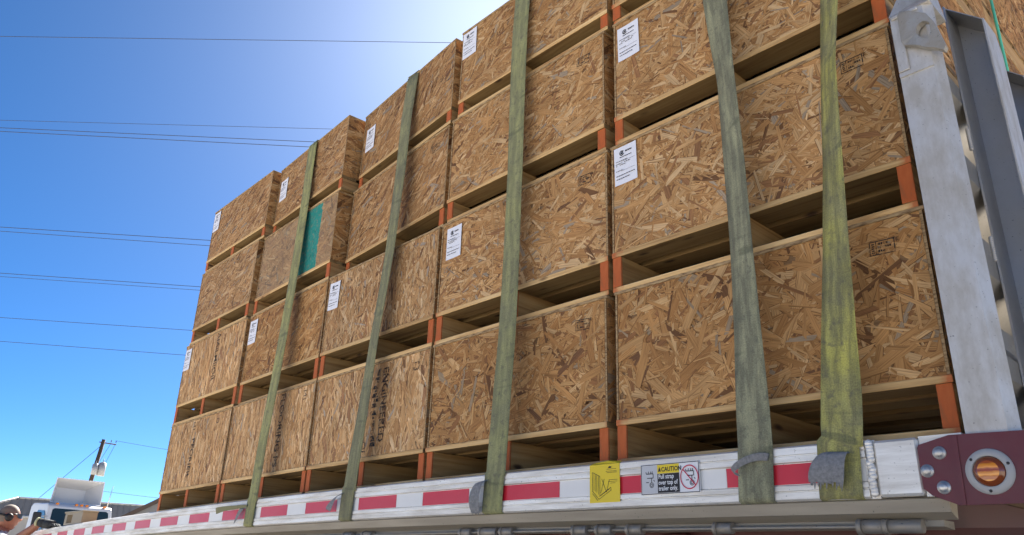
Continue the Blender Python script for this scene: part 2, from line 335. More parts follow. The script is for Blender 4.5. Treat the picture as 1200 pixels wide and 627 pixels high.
# ------------------------------------------------------------------ OSB panels built of strands
PAL = [((0.55, 0.315, 0.125), 26), ((0.475, 0.25, 0.088), 32), ((0.405, 0.20, 0.066), 22), ((0.60, 0.38, 0.175), 11),
       ((0.30, 0.14, 0.052), 7), ((0.34, 0.25, 0.155), 4), ((0.19, 0.09, 0.038), 2)]
PALC = [c for c, n in PAL for _ in range(n)]
def clip(poly, w, h):
    for ax, lim, s in ((0, 0, 1), (0, w, -1), (1, 0, 1), (1, h, -1)):
        out = []
        for i in range(len(poly)):
            a, b = poly[i - 1], poly[i]; da, db = s * (a[ax] - lim), s * (b[ax] - lim)
            if (da < 0) != (db < 0):
                k = da / (da - db); out.append(tuple(a[j] + k * (b[j] - a[j]) for j in range(len(a))))
            if db >= 0: out.append(b)
        poly = out
        if len(poly) < 3: return []
    return poly
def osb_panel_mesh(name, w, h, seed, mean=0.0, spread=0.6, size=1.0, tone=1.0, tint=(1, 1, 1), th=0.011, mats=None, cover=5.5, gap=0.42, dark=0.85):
    """board lying in x (width) and z (height), face towards -y with strands standing proud, origin at lower left front"""
    R = random.Random(seed); v = []; f = []; uv = []; col = []; mi = []
    def add(pts, uvs, c, m=0):
        b = len(v); v.extend(pts); f.append(tuple(range(b, b + len(pts)))); uv.extend(uvs); col.extend([c] * len(pts)); mi.append(m)
    y0 = 0.004
    P = [(0, y0, 0), (w, y0, 0), (w, y0, h), (0, y0, h), (0, th, 0), (w, th, 0), (w, th, h), (0, th, h)]
    base = tuple(0.30 * tone * q * t_ for q, t_ in zip((0.9, 0.52, 0.24), tint))
    for q, m in (((0, 1, 2, 3), 0), ((5, 4, 7, 6), 0), ((1, 5, 6, 2), 1), ((4, 0, 3, 7), 1), ((3, 2, 6, 7), 1), ((4, 5, 1, 0), 1)):
        add([P[i] for i in q], [(P[i][0] + P[i][1], P[i][2]) for i in q], base, m)
    area = 0.0; n = 0; target = w * h * cover
    while area < target and n < 6000:
        n += 1
        big = 1 - min(1, area / target)
        l = R.uniform(0.055, 0.145) * size; wd = min(l * 0.32, R.lognormvariate(math.log(0.0135), 0.5)) * size
        if R.random() < 0.35: wd *= 0.4; l *= R.uniform(.5, 1)
        a = mean + R.gauss(0, spread); ca, sa = math.cos(a), math.sin(a)
        cx, cz = R.uniform(-0.02, w + 0.02), R.uniform(-0.02, h + 0.02)
        sk1, sk2 = R.uniform(-0.5, 0.5) * wd, R.uniform(-0.5, 0.5) * wd; tp = R.uniform(0.65, 1.0)
        bow = R.gauss(0, 0.05) * wd
        loc = [(-l / 2 + sk1, -wd / 2 * tp), (0, -wd / 2 + bow), (l / 2 + sk2, -wd / 2), (l / 2 + R.uniform(-0.4, 0.4) * wd, R.uniform(-0.2, 0.2) * wd),
               (l / 2 - sk2, wd / 2), (0, wd / 2 + bow), (-l / 2 - sk1, wd / 2 * tp), (-l / 2 + R.uniform(-0.4, 0.4) * wd, R.uniform(-0.2, 0.2) * wd)]
        du, dv = R.uniform(0, 50), R.uniform(0, 50); d = 0.0035 - 0.003 * (area / target) + R.uniform(-0.0003, 0.0003)
        tx, tz = R.gauss(0, 0.006), R.gauss(0, 0.022)
        poly = [(cx + p * ca - q * sa, cz + p * sa + q * ca, d + p * tx + q * tz, p + du, q + dv) for p, q in loc]
        poly = clip(poly, w, h)
        area += l * wd
        if len(poly) < 3: continue
        if R.random() < gap:                                     # dark offset copy: crevice shade and resin painted along one strand edge
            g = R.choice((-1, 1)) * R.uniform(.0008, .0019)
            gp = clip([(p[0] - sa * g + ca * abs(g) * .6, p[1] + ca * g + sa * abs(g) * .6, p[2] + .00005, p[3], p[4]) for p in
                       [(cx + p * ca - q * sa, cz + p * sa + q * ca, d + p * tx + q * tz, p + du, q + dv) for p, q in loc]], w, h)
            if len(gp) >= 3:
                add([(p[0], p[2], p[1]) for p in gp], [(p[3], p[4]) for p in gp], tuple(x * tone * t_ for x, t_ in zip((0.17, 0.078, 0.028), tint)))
        c = R.choice(PALC)
        if R.random() > dark and c[0] < .3: c = PALC[0]
        k = tone * R.uniform(0.88, 1.12)
        c = tuple(min(0.9, x * k * t_) for x, t_ in zip(c, tint))
        add([(p[0], p[2], p[1]) for p in poly], [(p[3], p[4]) for p in poly], c)
    me = bpy.data.meshes.new(name); me.from_pydata(v, [], f)
    for m in (mats or [OSB, OSB_EDGE]): me.materials.append(m)
    me.polygons.foreach_set('material_index', mi)
    lu = me.uv_layers.new(name='grain'); lu.data.foreach_set('uv', [x for p in uv for x in p])
    ca_ = me.color_attributes.new('strand', 'FLOAT_COLOR', 'CORNER'); ca_.data.foreach_set('color', [x for c in col for x in (*c, 1.0)])
    me.update(); return me

# ------------------------------------------------------------------ crates
DEPTH = 1.19
HP = [0.141, 0.146, 0.120, 0.096]; HB = [0.442, 0.431, 0.433, 0.410]
ZB = [-0.141, 0.442, 1.019, 1.572]                               # pallet foot of each tier, above ZO
SIDE = {}
HP2 = [0.141] * 4; HB2 = [0.479, 0.479, 0.479, 0.60]; ZB2 = [-0.141 + 0.62 * i for i in range(4)]     # the taller crates of the back row
def side_mesh(hb):                                                # shared end panels, one per tier height
    if hb not in SIDE:
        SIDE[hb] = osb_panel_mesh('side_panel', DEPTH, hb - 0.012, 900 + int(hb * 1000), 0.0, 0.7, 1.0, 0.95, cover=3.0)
    return SIDE[hb]
BACK = {}
def pallet_mesh(kind, *a):
    m = MB()
    if kind == 'stringer':
        wd, hh = a; fx = 0.0
        m.box(-wd / 2, wd / 2, 0.0, DEPTH, 0, hh)
        m.m[2] = 1                                               # the painted front end
        m.box(-wd / 2 - 0.0006, wd / 2 + 0.0006, 0.002, 0.006, 0.001, hh - 0.001, 1)
        return m.mesh('stringer', [PINE_Y, ORANGE])
    L, y0, y1, th, fresh = a
    m.box(-L / 2, L / 2, y0, y1, 0, th, bev=0.0015)
    me = m.mesh(kind, [PINE_SHADED, PINE_X], True)
    for p in me.polygons: p.material_index = 1 if fresh and p.normal.y < -0.4 else 0  # only the fresh front edge is pale; other faces carry the painted shade
    return me
CACHE = {}
def cached(key, fn):
    if key not in CACHE: CACHE[key] = fn()
    return CACHE[key]
def label_part(parent, x, z, seed, logo_dx=0.0):
    """printed paper label, 4 x 6 inches, on the panel face; x, z = upper left corner"""
    m = MB(); nx = 4; W_, H_ = 0.102, 0.155
    for i in range(nx):
        u0, u1 = i / nx, (i + 1) / nx
        y = lambda u: -0.0022 - 0.0018 * (2 * u - 1) ** 2
        m.face([(W_ * u0, y(u0), -H_), (W_ * u1, y(u1), -H_), (W_ * u1, y(u1), 0), (W_ * u0, y(u0), 0)])
    R = random.Random(seed)
    lab = m.build('shipping_label', PAPER, parent, fixn=False); lab.location = (x, 0, z); lab.rotation_euler = (0, R.uniform(-0.03, 0.03), 0)
    k = MB()
    for i in range(20):                                           # swirl emblem: an open ring with a dot of a leaf in it
        a0 = 2 * math.pi * (0.10 + 0.85 * i / 20); a1 = 2 * math.pi * (0.10 + 0.85 * (i + 1) / 20); t0 = 0.0035
        p = [(0.036 + r * math.cos(a), -0.0048, -0.028 + r * math.sin(a)) for a, r in ((a0, 0.0105), (a1, 0.0105), (a1, 0.0105 - t0), (a0, 0.0105 - t0))]
        k.face(p)
    k.face([(0.030, -0.0048, -0.030), (0.038, -0.0048, -0.033), (0.044, -0.0048, -0.020), (0.036, -0.0048, -0.024)])
    k.build('emblem', INK, lab, fixn=False)
    q = MB()
    def word_row(z, h, x0, x1, dens=1.0):
        xx = x0
        while xx < x1:
            wl = R.uniform(0.004, 0.011)
            if R.random() < dens: q.face([(xx, -0.0048, z), (min(xx + wl, x1), -0.0048, z), (min(xx + wl, x1), -0.0048, z + h), (xx, -0.0048, z + h)])
            xx += wl + 0.0022
    word_row(-0.028, 0.006, 0.053, 0.082)
    for zz, h, a, b, dd in ((-0.046, 0.003, 0.026, 0.08, 1), (-0.060, 0.0026, 0.008, 0.06, 1), (-0.070, 0.0026, 0.008, 0.075, .8), (-0.077, 0.0026, 0.008, 0.07, .8),
                            (-0.099, 0.0026, 0.008, 0.04, 1), (-0.120, 0.003, 0.008, 0.092, 1), (-0.133, 0.003, 0.008, 0.07, 1)): word_row(zz, h, a, b, dd)
    for zz in (-0.063, -0.102): q.face([(0.03, -0.0048, zz), (0.094, -0.0048, zz), (0.094, -0.0048, zz + 0.0008), (0.03, -0.0048, zz + 0.0008)])
    q.build('printed_lines', INK, lab, fixn=False)
def stamp_part(parent, x, z, s=1.0):
    """heat-treatment stamp: a frame with a narrow emblem cell and three short rows"""
    m = MB(); yy = -0.0016
    def bar(x0, x1, z0, z1): m.face([(x0 * s, yy, z0 * s), (x1 * s, yy, z0 * s), (x1 * s, yy, z1 * s), (x0 * s, yy, z1 * s)])
    bar(0, .066, 0, .0026); bar(0, .066, .0374, .04); bar(0, .0026, .0027, .0373); bar(.0634, .066, .0027, .0373); bar(.017, .019, .0027, .0373)
    for i in range(5): bar(.006 + .001 * (i % 2), .0145 - .001 * (i % 3), .006 + i * .006, .0095 + i * .006)
    R = random.Random(int(x * 1000))
    for z0, n in ((.028, 4), (.018, 6), (.008, 3)):
        xx = .023
        for _ in range(n): wl = R.uniform(.003, .006); bar(xx, xx + wl, z0, z0 + .006); xx += wl + .0015
    for i in range(3): bar(.069 + .003 * i, .071 + .003 * i, .028 + .002 * (i % 2), .040)
    o = m.build('ink_stamp', PRINT, parent, fixn=False); o.location = (x, 0, z); o.rotation_euler = (0, RD.uniform(-0.05, 0.05), 0)
RD = random.Random(3)
def print_part(parent, s, size, x, z, yy=-0.0018, bold=0.0, space=1.0, sx=1.0):
    """mill print running down the board"""
    me = text_mesh(s, size, 'LEFT', bold, space); me.materials.append(PRINT)
    o = link('mill_print', me, parent, (x, yy, z)); o.rotation_euler = (RAD(90), RAD(90), 0); o.scale = (sx, 1, 1)
    return o

def crate(colname, li, xl, xr, setl=0.0, setr=0.0, y0=0.0, style=None, front=True, label=None, group=None):
    L = xr - xl; hp, hb, zf = (HP[li], HB[li], ZB[li]) if front else (HP2[li], HB2[li], ZB2[li]); xm = (xl + xr) / 2
    ym = y0 + (setl + setr) / 2
    root = empty('crate', (xm, ym, ZO + zf + camber(xm) + 0.0015), (0, -slope(xm), -math.atan2(setl - setr, L)))
    tag(root, label, 'crate', group)
    bt, dt = 0.017, 0.019; sh = hp - bt - dt
    Lr = round(L, 3)
    for sx in (-L / 2 + 0.022, RD.uniform(-0.03, 0.03), L / 2 - 0.022):
        link('stringer', cached(('st', hp), lambda: pallet_mesh('stringer', 0.036, sh - 0.0008)), root, (sx, RD.uniform(-0.002, 0.003), bt + 0.0004))
    for i, yy in enumerate((0.0, 0.55, DEPTH - 0.1)):
        link('bottom_board', cached(('bb', Lr, i == 0), lambda: pallet_mesh('bottom_board', L - 0.004, 0, 0.095, bt, i == 0)), root, (RD.uniform(-0.003, 0.003), yy + RD.uniform(-0.004, 0.004), 0))
    for i, yy in enumerate((0.0, 0.135, 0.30, 0.47, 0.64, 0.81, 0.97, DEPTH - 0.1)):
        link('deck_board', cached(('db', Lr, i == 0), lambda: pallet_mesh('deck_board', L - 0.002, 0, 0.1, dt, i == 0)), root, (RD.uniform(-0.002, 0.002), yy - 0.005 + RD.uniform(-0.002, 0.002), hp - dt))
    st = dict(mean=0.0, spread=0.75, size=1.0, tone=1.0, tint=(1, 1, 1)); st.update(style or {})
    if front:
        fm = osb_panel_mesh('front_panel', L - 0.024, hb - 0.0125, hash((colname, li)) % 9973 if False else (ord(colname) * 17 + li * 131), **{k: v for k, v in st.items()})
    else:
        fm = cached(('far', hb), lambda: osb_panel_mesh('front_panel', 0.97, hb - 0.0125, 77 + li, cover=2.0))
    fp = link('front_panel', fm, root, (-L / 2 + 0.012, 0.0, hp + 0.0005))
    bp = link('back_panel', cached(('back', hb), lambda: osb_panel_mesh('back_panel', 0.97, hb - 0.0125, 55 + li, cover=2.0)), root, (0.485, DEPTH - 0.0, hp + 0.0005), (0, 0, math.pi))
    link('side_panel', side_mesh(hb), root, (L / 2, 0.001, hp + 0.0005), (0, 0, RAD(90)))
    link('side_panel', side_mesh(hb), root, (-L / 2, DEPTH - 0.001, hp + 0.0005), (0, 0, RAD(-90)))
    lm = cached(('lid', Lr), lambda: (lambda m: (m.box(-L / 2 - 0.002, L / 2 + 0.002, -0.003, DEPTH + 0.003, 0, 0.0105, bev=0.001), m.mesh('lid', [OSB_EDGE]))[1])(MB()))
    link('lid', lm, root, (0, 0, hp + hb - 0.0115))
    return root, fp

POS = {  # tier: column -> left, right, set-back of left and right corner
 0: dict(A=(-1.016, 0.0, 0, 0), B=(-2.030, -1.048, 0, 0), C=(-3.012, -2.044, 0, 0), D=(-4.018, -3.026, 0, 0), E=(-4.994, -4.034, 0, 0)),
 1: dict(A=(-1.022, -0.004, 0, 0), B=(-2.030, -1.036, 0, 0), C=(-3.024, -2.046, 0, 0), D=(-4.006, -3.038, 0.012, 0), E=(-5.000, -4.026, 0, 0)),
 2: dict(A=(-1.000, 0.004, 0, 0), B=(-2.006, -1.044, 0, 0), C=(-3.010, -2.040, 0.075, 0.01), D=(-4.010, -3.048, 0.02, 0.0), E=(-4.965, -4.050, 0, 0)),
 3: dict(A=(-1.000, 0.006, 0, 0), B=(-1.974, -1.022, 0, 0), C=(-2.992, -2.022, 0.085, 0.0), D=(-3.975, -3.034, 0.045, 0), E=(-4.945, -4.000, 0, 0)),
}
COLW = {'A': 'nearest the aluminium headboard', 'B': 'in the second column from the headboard', 'C': 'in the middle column of five',
        'D': 'in the fourth column from the headboard', 'E': 'in the farthest column'}
TIER = ['bottom tier', 'second tier', 'third tier', 'top tier']
SPECIAL = {('D', 2): 'greyish crate with a teal painted band, third tier of the fourth column',
           ('C', 0): 'straw coloured crate with large black lettering, bottom tier of the middle column',
           ('D', 0): 'straw coloured crate with blotchy black print, bottom tier beside the fifth strap',
           ('E', 0): 'straw coloured crate with thin black print, bottom tier of the farthest column',
           ('E', 1): 'straw coloured crate with bold black print and label, second tier of the farthest column'}
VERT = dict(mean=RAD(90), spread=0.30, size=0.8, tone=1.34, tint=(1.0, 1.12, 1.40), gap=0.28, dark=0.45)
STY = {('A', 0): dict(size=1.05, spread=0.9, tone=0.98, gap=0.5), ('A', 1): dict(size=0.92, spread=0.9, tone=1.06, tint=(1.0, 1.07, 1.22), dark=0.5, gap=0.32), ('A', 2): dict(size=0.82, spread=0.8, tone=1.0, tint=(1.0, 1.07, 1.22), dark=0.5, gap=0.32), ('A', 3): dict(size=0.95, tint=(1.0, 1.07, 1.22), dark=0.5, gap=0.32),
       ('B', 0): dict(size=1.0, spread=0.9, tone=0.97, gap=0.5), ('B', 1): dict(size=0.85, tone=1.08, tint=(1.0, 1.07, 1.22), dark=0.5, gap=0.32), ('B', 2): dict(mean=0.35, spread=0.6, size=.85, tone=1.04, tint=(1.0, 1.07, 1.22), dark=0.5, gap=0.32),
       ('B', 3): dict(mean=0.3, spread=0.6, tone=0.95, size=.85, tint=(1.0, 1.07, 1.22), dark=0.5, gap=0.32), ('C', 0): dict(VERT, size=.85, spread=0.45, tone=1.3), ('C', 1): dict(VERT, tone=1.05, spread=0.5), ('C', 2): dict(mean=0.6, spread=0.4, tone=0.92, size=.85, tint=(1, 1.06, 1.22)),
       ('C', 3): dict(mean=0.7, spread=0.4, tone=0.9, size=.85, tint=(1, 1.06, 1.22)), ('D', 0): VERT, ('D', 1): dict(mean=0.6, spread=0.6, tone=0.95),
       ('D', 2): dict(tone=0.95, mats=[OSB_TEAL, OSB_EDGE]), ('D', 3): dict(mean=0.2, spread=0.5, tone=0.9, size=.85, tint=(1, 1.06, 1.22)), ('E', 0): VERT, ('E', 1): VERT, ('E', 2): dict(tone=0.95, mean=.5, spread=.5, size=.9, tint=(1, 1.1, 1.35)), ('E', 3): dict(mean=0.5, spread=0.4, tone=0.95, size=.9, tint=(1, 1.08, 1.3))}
# label: upper left corner, from the panel's left edge and its foot
LAB = {('A', 1): (0.006, 0.412), ('A', 2): (0.012, 0.392), ('B', 1): (0.034, 0.392), ('B', 3): (0.0, 0.388), ('C', 1): (0.012, 0.385), ('C', 3): (0.035, 0.29),
       ('D', 1): (0.008, 0.39), ('D', 3): (0.03, 0.30), ('E', 1): (0.002, 0.395), ('E', 3): (0.002, 0.385)}
for li in range(4):
    for cn in 'ABCDE':
        xl, xr, sl_, sr_ = POS[li][cn]
        lab = SPECIAL.get((cn, li)) or '%s crate on its pallet, %s, %s' % ('labelled strand board' if (cn, li) in LAB else 'plain strand board', TIER[li], COLW[cn])
        root, fp = crate(cn, li, xl, xr, sl_, sr_, 0.0, STY.get((cn, li)), True, lab, 'strand board crates stacked on the trailer')
        if (cn, li) in LAB: label_part(fp, LAB[cn, li][0], LAB[cn, li][1], ord(cn) + 7 * li)
        w_ = xr - xl - 0.024
        if (cn, li) in (('A', 0), ('A', 1), ('B', 0), ('B', 1), ('B', 2), ('C', 2)): stamp_part(fp, w_ - 0.135, HB[li] - 0.105)
        if (cn, li) == ('C', 0):
            print_part(fp, 'ENGINEERED', 0.062, 0.60, 0.405, bold=0.001, sx=0.95); print_part(fp, 'OF', 0.05, 0.47, 0.075); print_part(fp, 'T3', 0.05, 0.84, 0.40)
            k = MB()                                             # bold worn arrow marks beside the lettering
            R3 = random.Random(12); zq = .045
            while zq < .40:
                hq = R3.uniform(.008, .03); a_, b_ = R3.uniform(.515, .545), R3.uniform(.560, .592)
                k.face([(a_, -.0018, zq), (b_, -.0018, zq + R3.uniform(-.004, .004)), (b_ - R3.uniform(0, .02), -.0018, zq + hq), (a_ + R3.uniform(0, .015), -.0018, zq + hq * .9)]); zq += hq + R3.uniform(.001, .012)
            k.build('print_marks', PRINT, fp, fixn=False)
        if (cn, li) == ('D', 0): print_part(fp, 'FLOORING PS', 0.068, 0.61, 0.425, bold=0.001, sx=0.95); print_part(fp, 'M1', 0.05, 0.86, 0.41)
        if (cn, li) == ('E', 0): print_part(fp, 'PEORIER', 0.065, 0.40, 0.31, bold=0.002, sx=1.0); print_part(fp, 'D', 0.05, 0.75, 0.40); print_part(fp, 'M1', 0.05, 0.38, 0.42)
        if (cn, li) == ('E', 1): print_part(fp, 'AIAILMIIOR', 0.066, 0.53, 0.415, bold=0.001, sx=1.0)
for li in range(4):
    for i, cn in enumerate('ABCDE'):
        xr = -1.018 * i - 0.004 * i - .003
        crate(cn, li, xr - 1.0, xr, 0, 0, DEPTH + 0.016, None, False, 'back row crate, %s, %s' % (TIER[li], COLW[cn].replace('in the ', '').replace('nearest', 'column nearest')), 'back row of crates')

# ------------------------------------------------------------------ flatbed trailer
TR = empty('flatbed_trailer', (-6.0, 1.22, 0)); tag(TR, 'long aluminium flatbed trailer with red and white reflective rail and maroon frame', 'trailer')
def part(mb, name, mats, parent=TR, fixn=True):
    o = mb.build(name, mats, None, fixn); o.parent = parent          # parts of parts share the parent's untransformed frame
    if parent is TR: o.matrix_parent_inverse = Matrix.Translation(-TR.location)
    return o
XF, XR = -0.195, -13.9
RT = ZO - 0.143
def sweep(mb, prof, x0, x1, n, m=0, z0=RT):
    b = len(mb.v); k = len(prof)
    for i in range(n + 1):
        x = x0 + (x1 - x0) * i / n; c = camber(x)
        for y, z in prof: mb.v.append((x, y, z0 + z + c))
    for i in range(n):
        for j in range(k):
            j2 = (j + 1) % k
            mb.f.append((b + i * k + j, b + (i + 1) * k + j, b + (i + 1) * k + j2, b + i * k + j2)); mb.m.append(m)
    mb.f.append(tuple(b + j for j in range(k))); mb.m.append(m); mb.f.append(tuple(b + n * k + j for j in reversed(range(k)))); mb.m.append(m)
YR = -0.078
prof = [(-0.012, 0), (YR + .007, 0), (YR, -.005), (YR, -.022), (YR + .004, -.0235), (YR + .004, -.0255), (YR, -.027), (YR, -.0405), (YR + .006, -.043), (YR + .006, -.096),
        (YR, -.0985), (YR, -.1105), (YR + .004, -.112), (YR + .004, -.114), (YR, -.1155), (YR, -.131), (YR + .006, -.136), (-0.012, -.136)]
m = MB(); sweep(m, prof, XR, XF, 60); rail = part(m, 'side_rail', ALU)
m = MB(); sweep(m, [(2.59 - y, z) for y, z in prof][::-1], XR, XF, 40); part(m, 'far_side_rail', ALU)
m = MB(); sweep(m, [(-.011, -.004), (-.011, -.04), (2.50, -.04), (2.50, -.004)], XR, XF + .02, 40); part(m, 'deck', DECKWOOD)
m = MB(); sweep(m, [(YR + .012, -.1365), (YR + .008, -.140), (YR + .014, -.168), (-0.03, -.182), (-0.02, -.137)], XR, -0.03, 60); part(m, 'strap_track', ALU_DIRTY)
m = MB(); sweep(m, [(-0.0295, -.1825), (-0.032, -.196), (0.03, -.20), (0.03, -.1825)], XR, -0.06, 60); part(m, 'track_lip', ALU_DIRTY)
# rod with sliding rollers under the rail
m = MB(); y_, z_ = -0.044, -.196
for i in range(40):
    a = -0.10 - 9 * i / 40; b_ = -0.10 - 9 * (i + 1) / 40
    m.tube((a, y_, RT + z_ + camber(a)), (b_, y_, RT + z_ + camber(b_)), 0.005, n=8, caps=False)
RODSTEEL = aluminium('weathered_rod_steel', (0.30, 0.28, 0.25), 0.5, 0.7, 0.6, 20)
rod = part(m, 'winch_rod', RODSTEEL)
for a, b_, r in ((-.10, -.175, .0155), (-.177, -.235, .0165), (-.585, -.63, .015), (-.885, -.93, .015), (-1.0, -1.05, .0155), (-1.10, -1.15, .0155), (-1.44, -1.49, .015), (-1.52, -1.60, .0155), (-1.66, -1.71, .015), (-2.30, -2.36, .015), (-2.45, -2.51, .015), (-3.3, -3.37, .015)):
    m = MB(); xm = (a + b_) / 2; m.tube((a, y_, RT + z_ + camber(xm)), (b_, y_, RT + z_ + camber(xm)), r, n=16); m.tube((b_, y_, RT + z_ + camber(xm)), (b_ - .012, y_, RT + z_ + camber(xm)), r * 1.12, n=16)
    part(m, 'roller', RODSTEEL, rod)
# frame below
m = MB()
for y0, y1 in ((0.12, 0.20), (0.75, 0.88), (1.70, 1.83), (2.38, 2.46)):
    sweep(m, [(y0, -.19), (y0, -.56), (y1, -.56), (y1, -.19)], -13.7, 0.10, 24)
part(m, 'frame_beam', MAROON_DIRTY)
for i in range(22):
    x = -0.35 - i * 0.61; m = MB(); m.box(x, x + .07, 0.03, 2.56, RT + camber(x) - .175, RT + camber(x) - .045); part(m, 'cross_member', MAROON_DIRTY)
for i in range(4):
    x = -0.30 - i * 0.62; m = MB(); m.box(x, x + .09, 0.085, 0.119, RT + camber(x) - .55, RT + camber(x) - .20, bev=.004); part(m, 'frame_rib', MAROON_DIRTY)
for yb in (0.5, 1.95):
    m = MB(); m.box(-2.6, -2.45, yb, yb + .15, 0.03, RT - .5); m.box(-2.72, -2.33, yb - .08, yb + .23, 0.0, .03); part(m, 'landing_leg', MAROON_DIRTY)
def wheel(parent, x, y, R_, wd, z=None, yawed=0):
    z = R_ if z is None else z
    o = empty('wheel', (x, y, z)); o.parent = parent
    w0 = Vector((0, 0, 0)); p = parent
    while p: w0 += p.location; p = p.parent
    o.location = Vector((x, y, z)) - w0 if not yawed else Vector((x, y, z))
    T = lambda v: Vector((v.x, v.z, v.y))
    m = MB(); m.lathe([(R_ * .56, -wd / 2 + .01), (R_ * .62, -wd / 2), (R_ * .93, -wd / 2), (R_, -wd * .36), (R_, wd * .36), (R_ * .93, wd / 2), (R_ * .62, wd / 2), (R_ * .56, wd / 2 - .01), (R_ * .56, -wd / 2 + .01)], T, 28)
    m.build('tyre', RUBBER, o)
    m = MB(); m.lathe([(R_ * .56, -wd / 2 + .012), (R_ * .50, -wd / 2 + .02), (R_ * .44, wd * .1), (R_ * .2, wd * .05), (R_ * .18, -wd * .2), (0.001, -wd * .22)], T, 24)
    m.lathe([(R_ * .56, wd / 2 - .012), (R_ * .50, wd / 2 - .02), (R_ * .44, -wd * .1)], T, 24)
    m.build('rim', STEEL, o, fixn=False)
for x in (-11.0, -12.25):
    for y in (0.15, 0.47, 2.08, 2.42): wheel(TR, x, y, 0.50, 0.26)
m = MB()
for x in (-11.0, -12.25): m.tube((x, .1, .5), (x, 2.45, .5), .065)
m.box(-12.6, -10.6, .74, .86, .55, RT - .6); m.box(-12.6, -10.6, 1.72, 1.84, .55, RT - .6)
part(m, 'axle', MAROON_DIRTY)
# reflective tape, 11 inches red and 7 inches white
x = -0.31 + 0.0; reds = []
TZ0, TZ1 = -.0445, -.0945
def tape(name, xa, xb, mt):
    m = MB(); yy = YR + .0052; n = 2
    for i in range(n):
        a = xa + (xb - xa) * i / n; b_ = xa + (xb - xa) * (i + 1) / n
        m.face([(a, yy, RT + TZ1 + camber(a)), (b_, yy, RT + TZ1 + camber(b_)), (b_, yy, RT + TZ0 + camber(b_)), (a, yy, RT + TZ0 + camber(a))])
    part(m, name, mt, rail, False)
PERIOD = 0.457
for k in range(29):
    a = -0.562 - PERIOD * k if k > 0 else -0.562
    tape('red_tape', a, a + 0.279, RED) if k != 0 else tape('red_tape', -0.575, -0.296, RED)
    if a - 0.178 > XR: tape('white_tape', a - 0.1765, a - 0.0015, WHITE_TAPE) if k != 0 else tape('white_tape', a - 0.1765, -0.5765, WHITE_TAPE)
tape('white_tape', -0.2945, -0.20, WHITE_TAPE)
# welded end block, weld bead, corner plate
m = MB(); zc = RT + camber(-.13); m.box(-.172, -.072, YR - .006, -.02, zc - .134, zc - .006, bev=.006); part(m, 'rail_end_block', ALU)
m = MB(); m.box(-.0715, .02, YR + .004, -.02, zc - .136, zc - .004); part(m, 'rail_end_plate', ALU)
m = MB(); m.box(-.194, -.1725, YR + .006, -.02, zc - .136, zc - .002); part(m, 'rail_end_plate', ALU)
m = MB(); R = random.Random(5)
for i in range(16):
    zz = zc - .010 - i * .0076
    bm = bmesh.new(); bmesh.ops.create_icosphere(bm, subdivisions=2, radius=.0095); bmesh.ops.scale(bm, vec=(1.0, .7, 1.0), verts=bm.verts)
    bmesh.ops.translate(bm, vec=(-.183 + R.uniform(-.003, .003), YR - .002, zz), verts=bm.verts); m.add_bm(bm)
wb = part(m, 'weld_bead', ALU)
MP = [(-.072, -.18), (-.069, -.173), (-.002, -.157), (.17, -.162), (.17, -.306), (-.004, -.306), (-.055, -.284), (-.072, -.268)]
m = MB(); YP = YR - .009
m.prism([(x, ZO + z) for x, z in MP], 'y', YP, YP + .008)
cp = part(m, 'corner_plate', MAROON)
m = MB(); m.prism([(.171, YP), (.171, YP + .008), (.33, .10), (.34, .095)], 'z', ZO - .306, ZO - .162); m.box(.325, .34, .10, 2.49, ZO - .306, ZO - .162); m.box(-.0, .325, -.06, 2.55, ZO - .172, ZO - .163)
part(m, 'front_bumper_rail', MAROON)
m = MB(); m.prism([(.004, ZO - .16), (.014, ZO - .16), (.010, ZO - .3055), (.0, ZO - .3055)], 'y', YP - .0025, YP); part(m, 'plate_fold', MAROON, cp)
for x, z in ((-.027, -.194), (-.058, -.231), (-.029, -.268)):
    T = lambda v, x=x, z=z: Vector((x + v.x, YP - v.z, ZO + z + v.y))
    m = MB(); m.lathe([(.0001, .010), (.006, .0095), (.0095, .007), (.0105, .0035), (.0135, .0033), (.0145, .001), (.0145, 0)], T, 20); part(m, 'bolt', STEEL, cp)
LX, LZ = .066, -.240
ml = empty('marker_light', (0, 0, 0)); ml.parent = TR; ml.matrix_parent_inverse = Matrix.Translation(-TR.location)
def lp(mb, name, mt): o = mb.build(name, mt, ml); return o
T = lambda v: Vector((LX + v.x, YP - v.z, ZO + LZ + v.y))
m = MB(); m.lathe([(.0315, .001), (.0315, .0062), (.034, .0068), (.046, .0052), (.0475, .0), ], T, 40); lp(m, 'bezel', simple('grey_rubber_bezel', (0.42, 0.42, 0.41), .6, 0, .15, (.2, .2, .2), 30))
m = MB(); m.lathe([(.031, .0005), (.030, .008), (.021, .0128)], T, 36); lp(m, 'lens_rim', AMBER_RIM)
m = MB(); m.lathe([(.021, .0128), (.016, .0142), (.010, .0150), (.0001, .0152)], T, 36); lp(m, 'lens', AMBER)
for a in (20, 140, 265):
    T2 = lambda v, a=a: T(Vector((.040 * math.cos(RAD(a)) + v.x, .040 * math.sin(RAD(a)) + v.y, v.z + .0055)))
    m = MB(); m.lathe([(.0001, .001), (.003, .001), (.0036, 0)], T2, 10); lp(m, 'screw', BLACK)

